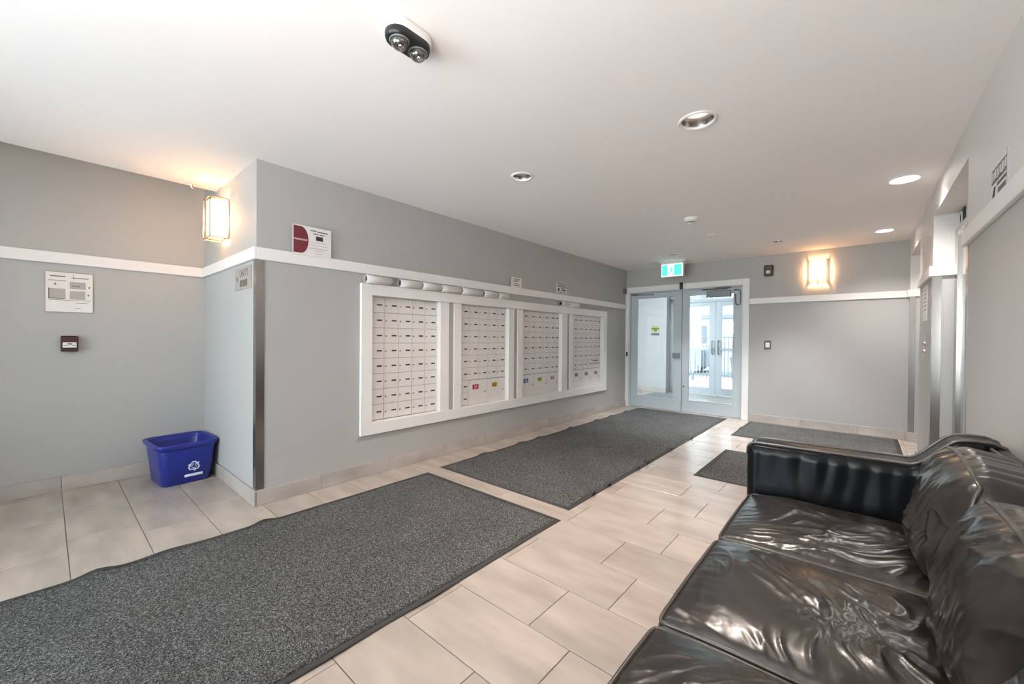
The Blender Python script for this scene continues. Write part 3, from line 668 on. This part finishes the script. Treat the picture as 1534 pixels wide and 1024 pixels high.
# ------------------------------------------------------------------ back-wall devices
t = thing('fire_alarm_strobe', (-1.015, YB, 2.21), 'dark red fire alarm horn with a clear strobe right of the doors', 'fire alarm')
plate('body', f, -0.056, 0.056, -0.078, 0.078, 0.0, 0.05, M['maroon_dev'], t, 0.010)
plate('strobe_lens', f, -0.026, 0.024, -0.045, 0.0, 0.05, 0.068, M['strobe'], t, 0.006)
t = thing('door_button', (-1.018, YB, 1.135), 'small dark framed switch on the door wall below the rail', 'switch')
plate('frame', f, -0.042, 0.042, -0.062, 0.062, 0.0, 0.010, M['ink'], t, 0.003)
plate('rocker', f, -0.026, 0.026, -0.038, 0.034, 0.010, 0.016, M['white'], t, 0.002)
plate('foot', f, -0.036, 0.036, -0.085, -0.064, 0.0, 0.006, M['ink_light'], t, 0.001)

# ------------------------------------------------------------------ sconces (wall faces -Y)
def sconce(x, y, z, w, h, d, label, glow='bulb', rz=0.0):
    t = thing('wall_sconce', (x, y, z), label, 'wall lamp', 'lit frosted glass sconces', rz)
    boxes('back_plate', [(-w / 2 + 0.01, w / 2 - 0.01, -0.012, -0.001, -h / 2 + 0.02, h / 2 - 0.02)], M['bronze'], t, 0.002)
    g = 0.012
    bm = bmesh.new(); n = 10; A, B = [], []
    prof = [(-w / 2 + g, -0.018), (-w / 2 + g, -d + 0.035)] + [((-w / 2 + g + 0.014) * math.cos(q) if False else (-w / 2 + g) + 0.02 * (1 - math.cos(q)), -d + 0.035 - 0.02 * math.sin(q)) for q in np.linspace(0.3, PI / 2, 4)]
    prof = prof + [(-p[0], p[1]) for p in prof[::-1]]
    for p in prof: A.append(bm.verts.new((p[0], p[1], -h / 2 + g))); B.append(bm.verts.new((p[0], p[1], h / 2 - g)))
    for i in range(len(prof) - 1): bm.faces.new((A[i], A[i + 1], B[i + 1], B[i]))
    s = link('glass_shade', done(bm, 'glass_shade', True), M['frosted'], t)
    md = s.modifiers.new('thick', 'SOLIDIFY'); md.thickness = 0.004
    boxes('added_top_diffuser', [(-w / 2 + g + 0.004, w / 2 - g - 0.004, -d + 0.022, -0.016, h / 2 - g - 0.006, h / 2 - g - 0.003)], M['frosted'], t)  # added cap, tames the bulb's hot spot on the ceiling
    boxes('added_bottom_diffuser', [(-w / 2 + g + 0.004, w / 2 - g - 0.004, -d + 0.022, -0.016, -h / 2 + g + 0.003, -h / 2 + g + 0.006)], M['frosted'], t)  # added cap, stops the bright streak below the shade
    fr = 0.004
    bar = []
    for sx in (-1, 1):
        for yy in (-d + 0.004, -0.006):
            bar.append((sx * w / 2 - fr, sx * w / 2 + fr, yy - fr, yy + fr, -h / 2, h / 2))
        for zz in (-h / 2, h / 2): bar.append((sx * w / 2 - fr, sx * w / 2 + fr, -d + 0.004, -0.004, zz - fr, zz + fr))
    for zz in (-h / 2, h / 2): bar.append((-w / 2, w / 2, -d + 0.004 - fr, -d + 0.004 + fr, zz - fr, zz + fr))
    boxes('metal_frame', bar, M['bronze'], t)
    boxes('bottom_clip', [(-0.012, 0.012, -d - 0.002, -d * 0.4, -h / 2 - 0.012, -h / 2 + 0.004), (-0.006, 0.006, -d - 0.004, -d + 0.004, -h / 2 - 0.006, -h / 2 + 0.05)], M['bronze'], t, 0.002)
    lathe('bulb', [(0.0, -0.05), (0.018, -0.04), (0.026, 0.0), (0.018, 0.035), (0.012, 0.06), (0.012, 0.09), (0, 0.09)], M[glow], t, (0, -d * 0.5, -0.02), seg=16)
sconce(-3.943, YR, 2.135, 0.195, 0.315, 0.133, 'lit glass wall sconce on the alcove return above the direction sign')
sconce(-0.441, YB, 2.135, 0.195, 0.320, 0.10, 'lit glass wall sconce on the door wall beside the fire alarm')
sconce(XR, 0.75, 2.135, 0.195, 0.315, 0.12, 'added lit glass wall sconce on the right wall, out of view', 'fill_bulb', -PI / 2)  # unseen sconce added to brighten the ceiling on the right

# ------------------------------------------------------------------ ceiling fittings
WARM, SOFT, COOL = (1.0, 0.86, 0.76), (1.0, 0.95, 0.91), (0.94, 0.98, 1.0)
def downlight(x, y, r, lit, label, key, color):
    t = thing('ceiling_downlight', (x, y, ZC), label, 'downlight', 'recessed ceiling downlights')
    lathe('trim_ring', [(r - 0.014, 0.004), (r - 0.013, -0.006), (r - 0.004, -0.010), (r + 0.004, -0.005), (r + 0.005, -0.0005)], M['white'], t, seg=40)
    if lit:
        lathe('lens', [(0, -0.002), (r * 0.6, -0.001), (r - 0.015, 0.002), (r - 0.0145, 0.004)], M['lens_on'], t, seg=40)
    else:
        lathe('reflector', [(r - 0.014, 0.003), (r - 0.020, 0.025), (r * 0.74, 0.055), (r * 0.66, 0.085)], M['can'], t, seg=40)
        lathe('lens', [(0.0, 0.040), (r * 0.45, 0.042), (r * 0.79, 0.050)], M['lens_dim'] if key == 'door' else M['lens_off'], t, seg=40)
    l = D.lights.new('downlight_lamp', 'SPOT'); l.energy = LIGHT[key]; l.color = color; l.spot_size = math.radians(130 if lit else (82 if key == 'door' else 125)); l.spot_blend = 0.9; l.shadow_soft_size = 0.07
    o = D.objects.new('lamp', l); COL.objects.link(o); o.parent = t; o.location = (0, 0, -0.02 if lit else 0.02)
downlight(-0.711, 2.417, 0.098, 0, 'silver-lined recessed downlight in the ceiling nearest the sofa, largest of all', 'mid', WARM)
downlight(-1.978, 2.393, 0.082, 0, 'recessed downlight in the ceiling in front of the mailboxes, leftmost of all', 'mid', WARM)
downlight(0.243, 4.300, 0.095, 1, 'bright white downlight in the ceiling by the nearer elevator recess', 'elev', SOFT)
downlight(0.193, 6.144, 0.085, 1, 'bright white downlight in the ceiling by the far elevator recess', 'elev', SOFT)
downlight(-0.795, 6.005, 0.080, 0, 'dark-looking downlight in the ceiling near the red fire alarm strobe', 'door', COOL)
downlight(-2.050, 5.977, 0.080, 0, 'dark-looking downlight in the ceiling just before the green exit sign', 'door', COOL)

t = thing('smoke_detector', (-1.325, 4.31, ZC), 'white smoke detector dome on the ceiling above the long mat', 'smoke detector')
lathe('base', [(0.062, 0.0), (0.064, -0.012), (0.058, -0.030), (0.038, -0.038), (0.034, -0.038)], M['white'], t)
lathe('chamber', [(0.036, -0.037), (0.034, -0.052), (0.024, -0.060), (0.0, -0.062)], M['paper'], t)
lathe('vent_ring', [(0.0365, -0.040), (0.0368, -0.047), (0.0355, -0.050)], M['ink'], t)
def sprinkler(x, y, label):
    t = thing('sprinkler_head', (x, y, ZC), label, 'sprinkler', 'ceiling sprinklers')
    lathe('escutcheon', [(0.0, -0.001), (0.036, -0.001), (0.034, -0.007), (0.015, -0.010), (0, -0.010)], M['white'], t, seg=24)
    lathe('body', [(0.009, -0.010), (0.009, -0.028), (0.004, -0.034), (0.004, -0.046)], M['chrome'], t, seg=12)
    lathe('deflector', [(0.0, -0.045), (0.018, -0.046), (0.018, -0.049), (0.0, -0.049)], M['chrome'], t, seg=16)
sprinkler(-1.345, 5.10, 'small sprinkler on the ceiling beyond the smoke detector')
sprinkler(-4.12, 0.777, 'sprinkler on the ceiling edge left of the alcove sconce')

# dual-lens security camera: oval white housing, black underside, two glass eyes
def stadium(L, W, n=16):
    r = W / 2; h = L / 2 - r
    return [(r * math.cos(a), h + r * math.sin(a)) for a in np.linspace(0, PI, n)] + [(r * math.cos(a), -h + r * math.sin(a)) for a in np.linspace(PI, 2 * PI, n)]
def loft(name, rings, m, parent, cap0=True, cap1=True, smooth=True):
    bm = bmesh.new(); V = [[bm.verts.new(p) for p in r] for r in rings]; k = len(V[0])
    for a, b in zip(V, V[1:]):
        for i in range(k): bm.faces.new((a[i], a[(i + 1) % k], b[(i + 1) % k], b[i]))
    if cap0: bm.faces.new(V[0][::-1])
    if cap1: bm.faces.new(V[-1])
    return link(name, done(bm, name, smooth), m, parent)
t = thing('security_camera', (-1.405, 0.965, ZC), 'white oval ceiling camera with black face and two glass eyes', 'camera')
R3 = lambda L, W, z: [(p[0], p[1], z) for p in stadium(L, W)]
loft('housing', [R3(.200, .112, 0), R3(.205, .118, -.012), R3(.205, .118, -.026), R3(.202, .114, -.034), R3(.196, .108, -.0365)], M['white'], t)
loft('black_face', [R3(.194, .107, -.036), R3(.194, .107, -.052), R3(.186, .098, -.064), R3(.168, .080, -.068)], M['black'], t)
for s in (-1, 1):
    e = lathe('lens_dome', [(0.034, 0.0), (0.034, -0.012), (0.030, -0.026), (0.020, -0.036), (0.009, -0.040), (0.0, -0.041)], M['dome'], t, (0.006, 0.044 * s, -0.060), seg=28)
    lathe('lens_ring', [(0.036, 0.0), (0.040, -0.004), (0.036, -0.009), (0.034, -0.004)], M['alu_grey'], e, (0, 0, -0.004), seg=28)
    lathe('lens', [(0.0, -0.006), (0.010, -0.005), (0.013, 0.0)], M['chrome'], e, (0.012, 0.0, -0.037), seg=18)

# exit sign hanging from the ceiling
t = thing('exit_sign', (-2.25, 6.46, ZC), 'green running-man exit sign hung from the ceiling before the doors', 'exit sign')
boxes('canopy', [(-0.20, 0.20, -0.05, 0.05, -0.018, 0.0)], M['trim'], t, 0.004)
boxes('housing', [(-0.175, 0.175, -0.025, 0.025, -0.255, -0.018)], M['trim'], t, 0.004)
f = '-Y'
sg = Vector((0, -0.025, -0.148))
def at(o): o.location = sg; return o
at(plate('white_face', f, -0.160, 0.160, -0.094, 0.094, 0.0, 0.003, M['exit_white'], t))
at(plate('green_panel', f, -0.150, -0.066, -0.084, 0.084, 0.003, 0.005, M['exit_green'], t))
at(plate('green_panel', f, 0.036, 0.150, -0.084, 0.084, 0.003, 0.005, M['exit_green'], t))
man = [[(-0.022, 0.052), (-0.008, 0.062), (0.006, 0.052), (0.006, 0.038), (-0.008, 0.030), (-0.022, 0.038)],
       [(-0.028, 0.026), (0.010, 0.026), (0.032, 0.000), (0.024, -0.008), (0.006, 0.010), (0.002, -0.014), (0.026, -0.046), (0.016, -0.074), (0.004, -0.070), (0.010, -0.046), (-0.012, -0.022), (-0.026, -0.072), (-0.052, -0.070), (-0.050, -0.060), (-0.036, -0.058), (-0.020, -0.010), (-0.022, 0.010), (-0.042, -0.008), (-0.050, 0.002)]]
for p in man: at(poly('running_man', f, p, 0.003, 0.005, M['exit_green'], t))

# ------------------------------------------------------------------ blue recycling bin
def rrect(cx, cy, w, l, r, z, n=6):
    out = []
    for sx, sy, a0 in ((1, 1, 0), (-1, 1, PI / 2), (-1, -1, PI), (1, -1, 1.5 * PI)):
        for a in np.linspace(a0, a0 + PI / 2, n):
            out.append((cx + sx * (w / 2 - r) + r * math.cos(a), cy + sy * (l / 2 - r) + r * math.sin(a), z))
    return out
t = thing('recycling_bin', (-4.31, 0.745, 0.0), 'blue plastic recycling bin in the alcove corner', 'bin', rz=math.radians(4))
HB = 0.335
q = lambda w, l, r, z: rrect(0, 0, w, l, r, z)
loft('tub', [q(.36, .315, .045, .0), q(.375, .325, .05, .004), q(.44, .375, .055, HB - .045), q(.437, .372, .055, HB - .02), q(.425, .36, .05, HB - .022), q(.415, .352, .05, HB - .045), q(.352, .30, .045, .012), q(.30, .25, .04, .009)], M['bin'], t)
loft('rim', [q(.442, .377, .055, HB - .050), q(.452, .388, .06, HB - .048), q(.480, .415, .07, HB - .030), q(.488, .423, .072, HB - .012), q(.484, .419, .07, HB - .002), q(.468, .403, .065, HB), q(.440, .375, .055, HB - .004), q(.424, .358, .05, HB - .016), q(.424, .358, .05, HB - .030)], M['bin'], t, cap0=False, cap1=False)
# printed symbol on the front (+X) face, which leans outward towards the top
def face_m(u, v):
    sl = (0.44 - 0.375) / 2 / (HB - 0.049); a = math.atan(sl)
    Rm = Matrix.Rotation(a, 4, 'Y')
    m = Matrix((FR['+X'][0], FR['+X'][1], FR['+X'][2])).transposed().to_4x4()
    m = Rm @ m; m.translation = Vector((0.1876 + (v - .004) * sl + 0.0010, u, v)); return m
def flat(name, polys, m, parent, mw):
    bm = bmesh.new()
    for p in polys:
        A = [bm.verts.new((x, y, 0)) for x, y in p]; B = [bm.verts.new((x, y, 0.0008)) for x, y in p]
        bm.faces.new(B); bm.faces.new(A[::-1]); k = len(p)
        for i in range(k): bm.faces.new((A[i], A[(i + 1) % k], B[(i + 1) % k], B[i]))
    o = link(name, done(bm, name), m, parent); o.matrix_local = mw; return o
def rot(p, a): return (p[0] * math.cos(a) - p[1] * math.sin(a), p[0] * math.sin(a) + p[1] * math.cos(a))
sym = []
for k in range(3):
    a = 2 * PI / 3 * k
    # outlined strip around one rounded corner, arrow head at its end
    P = [(-0.030, 0.010), (-0.012, 0.040), (0.012, 0.040), (0.022, 0.024)]
    Q = [(-0.023, 0.006), (-0.008, 0.031), (0.007, 0.031), (0.015, 0.019)]
    for i in range(3): sym.append([rot(p, a) for p in (P[i], Q[i], Q[i + 1], P[i + 1])])
    sym.append([rot(p, a) for p in ((0.006, 0.020), (0.034, 0.030), (0.030, 0.004))])
    sym.append([rot(p, a) for p in ((-0.017, 0.002), (-0.003, 0.022), (0.002, 0.022), (-0.013, 0.000))])
flat('recycling_symbol', sym, M['bin_print'], t, face_m(0.035, 0.135))
flat('label_strip', [[(-0.06, -0.009), (0.06, -0.009), (0.06, 0.011), (-0.06, 0.011)]], M['bin_print'], t, face_m(0.035, 0.062))

# ------------------------------------------------------------------ mats on the floor
def rug(name, x0, x1, y0, y1, label, edge, waves, seed, border=0.03, res=0.03):
    """waves: list of (side, y, width, depth_in, height, shift) local folds along the long edges"""
    cx, cy = (x0 + x1) / 2, (y0 + y1) / 2
    t = thing(name, (cx, cy, 0), label, 'mat', 'charcoal floor mats')
    def grid(nm, ex, z, m, thick, fine):
        nx, ny = max(4, int((x1 - x0) / fine)), max(4, int((y1 - y0) / fine))
        X, Y = np.meshgrid(np.linspace(x0 - ex, x1 + ex, nx + 1), np.linspace(y0 - ex, y1 + ex, ny + 1), indexing='ij')
        # gently uneven outline
        wob = lambda s, k: 0.006 * perlin(s * 1.6, 0 * s + k, seed)
        fx = (X - cx) / (x1 - x0) * 2
        dX = np.where(fx < 0, -fx, 0) * wob(Y, 1.3) + np.where(fx > 0, fx, 0) * wob(Y, 5.7)
        Z = np.full_like(X, z) + 0.0012 * perlin(X * 3, Y * 3, seed + 2)
        for (sd, wy, ww, di, hh, shf) in waves:
            dist = (X - x0) if sd < 0 else (x1 - X)
            g = np.exp(-((Y - wy - (dist * 0.25)) / ww) ** 2) * np.clip(1 - dist / di, 0, 1) ** 1.3
            Z += hh * g; dX += sd * shf * g
        X = X + dX
        verts = np.stack([X - cx, Y - cy, Z], -1).reshape(-1, 3); top = len(verts)
        lowz = verts.copy(); lowz[:, 2] = np.maximum(lowz[:, 2] - thick, 0.0002)
        idx = np.arange(top).reshape(nx + 1, ny + 1)
        faces = [(idx[i, j], idx[i + 1, j], idx[i + 1, j + 1], idx[i, j + 1]) for i in range(nx) for j in range(ny)]
        ringi = list(idx[:, 0]) + list(idx[-1, 1:]) + list(idx[-2::-1, -1]) + list(idx[0, -2:0:-1])
        allv = np.vstack([verts, lowz[ringi]]); k = len(ringi)
        faces += [(ringi[(i + 1) % k], ringi[i], top + i, top + (i + 1) % k) for i in range(k)]
        me = D.meshes.new(nm); me.from_pydata(allv.tolist(), [], [tuple(int(v) for v in f_) for f_ in faces]); me.update()
        for p in me.polygons: p.use_smooth = True
        return link(nm, me, m, t)
    grid('pile', -border, 0.0085, M['rug'], 0.006, res)
    grid('rubber_border', 0.0, 0.0042, M['rubber'], 0.004, res)
    return t
rug('runner_mat', -2.885, -1.475, -1.9, 2.215, 'large charcoal mat in the foreground running past the alcove', 0,
    [(-1, 0.17, .06, .10, .012, .02), (-1, 0.92, .05, .08, .010, .02), (-1, 0.45, .10, .06, .006, .01), (1, 1.15, .12, .05, .008, .01), (1, 0.7, .15, .05, .006, .008)], 1)
rug('runner_mat', -2.925, -1.525, 2.385, 6.80, 'long charcoal mat leading to the entrance doors along the mailboxes', 0,
    [(-1, y, .07, .16, .013, .011) for y in (2.95, 3.55, 3.9, 4.6, 5.3, 5.75, 6.3)] + [(1, y, .036, .26, .032, .010) for y in (2.72, 2.98, 3.55, 3.75, 4.40, 5.10)], 2, res=0.016)
rug('runner_mat', -1.220, 0.36, 5.65, 6.80, 'charcoal mat along the door wall before the far elevator recess', 0, [(-1, 6.2, .1, .1, .006, .01)], 3)
rug('runner_mat', -1.100, 0.30, 3.745, 4.87, 'small charcoal mat behind the sofa before the nearer elevator', 0, [], 4)

# ------------------------------------------------------------------ the leather sofa
SO = (0.0, 1.36, 0.0)
sofa = thing('leather_sofa', SO, 'black leather three-seat sofa with wrinkled cushions against the right wall', 'sofa')
def cube_points(nx, ny, nz):
    """surface grid of the cube [-1,1]^3 as welded verts + quads"""
    ids = {}; V = []; Fq = []
    def vid(i, j, k):
        key = (i, j, k)
        if key not in ids: ids[key] = len(V); V.append((2 * i / nx - 1, 2 * j / ny - 1, 2 * k / nz - 1))
        return ids[key]
    for k in (0, nz):
        for i in range(nx):
            for j in range(ny):
                q = [vid(i, j, k), vid(i + 1, j, k), vid(i + 1, j + 1, k), vid(i, j + 1, k)]; Fq.append(q if k else q[::-1])
    for j in (0, ny):
        for i in range(nx):
            for k in range(nz):
                q = [vid(i, j, k), vid(i + 1, j, k), vid(i + 1, j, k + 1), vid(i, j, k + 1)]; Fq.append(q[::-1] if j else q)
    for i in (0, nx):
        for j in range(ny):
            for k in range(nz):
                q = [vid(i, j, k), vid(i, j + 1, k), vid(i, j + 1, k + 1), vid(i, j, k + 1)]; Fq.append(q if i else q[::-1])
    return np.array(V), Fq

def wrinkle(p, q, seed, ang, amp, fine=1.0):
    """folded-leather relief over the plane coordinates p,q (metres)"""
    wx = perlin(p * 3.1, q * 3.1, seed + 1) * 0.16; wy = perlin(p * 3.3, q * 3.3, seed + 2) * 0.16
    a = p + wx; b = q + wy; ca, sa = math.cos(ang), math.sin(ang)
    s = a * ca + b * sa; r = -a * sa + b * ca
    r1 = 1 - np.abs(perlin(s * 2.6, r * 9.0, seed + 3)) * 2.2
    r1 = np.clip(r1, 0, 1) ** 3
    r2 = np.clip(1 - np.abs(perlin(s * 7.0 + 3 * wx, r * 19.0, seed + 4)) * 2.4, 0, 1) ** 3
    r3 = np.clip(1 - np.abs(perlin(s * 22 + 9 * wy, r * 40.0, seed + 5)) * 2.4, 0, 1) ** 2
    k1 = np.clip(perlin(p * 4.2, q * 4.2, seed + 6) * 2.0 + 0.55, 0, 1); k2 = np.clip(perlin(p * 5.5, q * 5.5, seed + 7) * 2.2 + 0.45, 0, 1)
    low = perlin(p * 6.0, q * 6.0, seed + 8) * 0.9 + perlin(p * 12, q * 12, seed + 9) * 0.35
    return amp * (1.0 * r1 * k1 + 0.55 * r2 * k2 + 0.16 * fine * r3 * k1 + 0.75 * low)

class Cushion:
    def __init__(s, half, r, puff, seed, ang, amp, kind):
        s.h = np.array(half); s.r = r; s.puff = puff; s.seed = seed; s.ang = ang; s.amp = amp; s.kind = kind
    def map(s, c):
        P = c * s.h; inner = np.clip(P, -(s.h - s.r), s.h - s.r); d = P - inner
        n = d / np.maximum(np.linalg.norm(d, axis=1, keepdims=True), 1e-9); pos = inner + s.r * n
        u = pos / s.h
        if s.kind == 'seat':
            top = np.clip(n[:, 2], 0, 1)
            pos[:, 2] += top * s.puff * (1 - u[:, 0] ** 4) * (1 - u[:, 1] ** 4)
            pos[:, 2] -= 0.022 * np.clip(-u[:, 0] - 0.55, 0, 1) ** 1.5 * (u[:, 2] > 0)       # front edge droops
            pos[:, 0] -= 0.018 * (1 - u[:, 1] ** 2) * np.clip(-n[:, 0], 0, 1) * (1 - u[:, 2] ** 2)
            ed = np.minimum(1 - np.abs(u[:, 0]), 1 - np.abs(u[:, 1]))
            w = wrinkle(pos[:, 0] + 0.6 * pos[:, 2], pos[:, 1] + 0.3 * pos[:, 2], s.seed, s.ang, s.amp)
            w *= np.clip(ed / 0.22, 0.12, 1) * (0.35 + 0.65 * np.clip((u[:, 0] + 0.75) / 0.5, 0, 1))
            g = np.exp(-np.clip(1 - np.abs(u[:, 1]), 0, 1) * s.h[1] / 0.035) * perlin(pos[:, 0] * 42, pos[:, 1] * 6, s.seed + 11)
            g2 = np.exp(-np.clip(1 + u[:, 0], 0, 2) * s.h[0] / 0.06) * perlin(pos[:, 1] * 36, pos[:, 0] * 7, s.seed + 12)
            w = w + top * (0.004 * g + 0.0035 * g2)
        else:
            fr = np.clip(-n[:, 0], 0, 1); bulge = (1 - u[:, 1] ** 4) * (1 - u[:, 2] ** 4)
            pos[:, 0] -= fr * s.puff * bulge * (1.0 - 0.25 * u[:, 2])
            tp = np.clip(n[:, 2], 0, 1); pos[:, 2] += tp * 0.03 * (1 - u[:, 1] ** 2)
            sd = np.abs(n[:, 1]); pos[:, 1] += np.sign(n[:, 1]) * sd * 0.018 * (1 - u[:, 2] ** 2)
            cor = np.abs(u[:, 1]) ** 3 * np.abs(u[:, 2]) ** 3
            pos[:, 1] *= 1 - 0.07 * cor; pos[:, 2] *= 1 - 0.06 * cor
            ed = np.minimum(1 - np.abs(u[:, 1]), 1 - np.abs(u[:, 2]))
            w = wrinkle(0.85 * (pos[:, 1] + 0.2 * pos[:, 0]), 0.85 * (pos[:, 2] + 0.5 * pos[:, 0]), s.seed, s.ang, s.amp, 1.3)
            g = np.exp(-np.clip(1 - np.abs(u[:, 2]), 0, 1) * s.h[2] / 0.05) * perlin(pos[:, 1] * 30, pos[:, 2] * 5, s.seed + 11)
            w = w * np.clip(ed / 0.35 + 0.10, 0.10, 1) + 0.009 * g * np.maximum(fr, tp)
        return pos + n * w[:, None], n
def cushion(name, C, res, loc, roty, pipes, m):
    V, Fq = cube_points(*res); pos, n = C.map(V)
    me = D.meshes.new(name); me.from_pydata(pos.tolist(), [], Fq); me.update()
    for p in me.polygons: p.use_smooth = True
    o = link(name, me, m, sofa, loc); o.rotation_euler = (0, roty, 0)
    bm = bmesh.new(); bm.from_mesh(me); bmesh.ops.recalc_face_normals(bm, faces=bm.faces); bm.to_mesh(me); bm.free()
    for axis, side in pipes:
        k = 90; e = np.linspace(-1, 1, k, endpoint=False)
        ring = [(v, -1) for v in e] + [(1, v) for v in e] + [(-v, 1) for v in e] + [(-1, -v) for v in e]
        c = np.array([(a, b_, side) if axis == 'z' else (side, a, b_) for a, b_ in ring])
        pp, nn = C.map(c)
        # smooth the path a little so the cord runs cleanly
        for _ in range(10): pp = (np.roll(pp, 1, 0) + 2 * pp + np.roll(pp, -1, 0)) / 4
        tube('piping', (pp + nn * 0.0030).tolist(), 0.0058, M['piping'], o, closed=True, sides=8)
    return o
seat_y = [1.965, 1.360, 0.755]
for i, y in enumerate(seat_y):
    C = Cushion((0.325, 0.298, 0.082), 0.030, 0.030, 20 + 31 * i, [0.5, 2.0, 0.9][i], 0.0115, 'seat')
    cushion('seat_cushion', C, (150, 140, 26), (-0.080, y - SO[1], 0.375), 0.0, (('z', 1), ('z', -1)), M['leather'])
for i, y in enumerate(seat_y):
    C = Cushion((0.080, 0.286, 0.180), 0.045, 0.060, 140 + 23 * i, [0.9, 2.3, 1.1][i], 0.0225, 'back')
    cushion('back_cushion', C, (40, 130, 120), (0.298, y - SO[1], [0.620, 0.600, 0.600][i]), math.radians(10), (('x', -1), ('x', 1)), M['leather'])

# frame: side arms with a stepped outline, back, seat deck, feet
def arm_prof(inset=0.0):
    P = [(-0.425, 0.09), (-0.425, 0.62)]
    P += [(-0.385 - 0.04 * math.cos(a), 0.645 + 0.04 * math.sin(a)) for a in np.linspace(0.25, PI / 2, 6)]
    P += [(-0.2, 0.687), (0.0, 0.689), (0.12, 0.690)]
    for s in np.linspace(0, 1, 12): P.append((0.155 + 0.155 * s, 0.690 + 0.122 * (s * s * (3 - 2 * s))))
    P += [(0.345, 0.815), (0.385, 0.813), (0.415, 0.800), (0.430, 0.770), (0.430, 0.09)]
    return P
AP = arm_prof()
def arm(y0, y1, inner):
    bm = bmesh.new()
    bv = 0.012; ys_ = [(y0, bv), (y0 + bv * 0.3, bv * 0.3), (y0 + bv, 0), (y1 - bv, 0), (y1 - bv * 0.3, bv * 0.3), (y1, bv)]
    c = np.array([0.0, 0.40]); rings = []
    P = np.array(AP)
    tn = np.roll(P, -1, 0) - np.roll(P, 1, 0); nr = np.stack([-tn[:, 1], tn[:, 0]], 1); nr /= np.linalg.norm(nr, axis=1, keepdims=True)
    for y, ins in ys_:
        q = P - nr * ins
        rings.append([bm.verts.new((a, y - SO[1], z)) for a, z in q])
    k = len(P)
    for A, B in zip(rings, rings[1:]):
        for i in range(k): bm.faces.new((A[i], A[(i + 1) % k], B[(i + 1) % k], B[i]))
    bm.faces.new(rings[0][::-1]); bm.faces.new(rings[-1])
    o = link('arm', done(bm, 'arm'), M['leather_dark'], sofa)
    md = o.modifiers.new('wn', 'WEIGHTED_NORMAL')
    top = [p for p in AP[1:-1]]
    for y in (y0 + 0.006, y1 - 0.006):
        tube('piping', [(a, y - SO[1], z + 0.001) for a, z in top], 0.0062, M['piping'], o)
    for y, dz in (((y0 + y1) / 2, 0.004),):
        pass
    # padded inner panel, gathered into soft vertical pleats below the top seam
    nx, nz = 150, 60
    xs = np.linspace(-0.415, 0.36, nx + 1); tz = np.interp(xs, [p[0] for p in AP[1:-1]], [p[1] for p in AP[1:-1]]) - 0.014
    sgn = -1 if inner > (y0 + y1) / 2 - 1e-6 and inner == y0 else 1
    sgn = -1 if inner == y0 else 1
    V = []; s = np.linspace(0, 1, nz + 1)
    for i, x in enumerate(xs):
        z = 0.30 + (tz[i] - 0.30) * s
        ed = np.minimum(np.minimum((x + 0.415) / 0.03, 1), np.minimum((1 - s) * 12, 1)); ed = np.clip(ed, 0, 1) ** 0.5
        pl = perlin(np.full_like(s, x * 17) + 0.6 * (1 - s), s * 1.8, 61) * np.clip((s - 0.25) / 0.5, 0, 1)
        bul = 0.020 * ed * (0.6 + 0.4 * np.sin(PI * np.clip(s, 0, 1))) + 0.010 * ed * pl
        V += [(x, inner - SO[1] + sgn * (bul[j]), z[j]) for j in range(nz + 1)]
    Fq = [(i * (nz + 1) + j, (i + 1) * (nz + 1) + j, (i + 1) * (nz + 1) + j + 1, i * (nz + 1) + j + 1) for i in range(nx) for j in range(nz)]
    me = D.meshes.new('arm_pad'); me.from_pydata(V, [], Fq); me.update()
    for p in me.polygons: p.use_smooth = True
    pad = link('arm_pad', me, M['leather_dark'], o)
    md = pad.modifiers.new('t', 'SOLIDIFY'); md.thickness = 0.01; md.offset = 1.0 if sgn > 0 else 1.0
arm(2.320, 2.470, 2.320)
arm(0.250, 0.400, 0.400)
boxes('back_frame', [(0.370, 0.430, 0.40, 2.32, 0.09, 0.800)], M['leather_dark'], sofa, 0.024, SO, 4)
tube('back_piping', [(0.374, 0.41 - SO[1] + 0.02 * i, 0.800 + 0.002 * math.sin(i)) for i in range(95)], 0.006, M['piping'], sofa)
boxes('seat_deck', [(-0.385, 0.335, 0.40, 2.32, 0.09, 0.292)], M['leather_dark'], sofa, 0.015, SO, 2)
for x in (-0.33, 0.36):
    for y in (0.33, 2.39): boxes('foot', [(x - 0.03, x + 0.03, y - 0.03, y + 0.03, 0.0, 0.095)], M['black'], sofa, 0.004, SO)
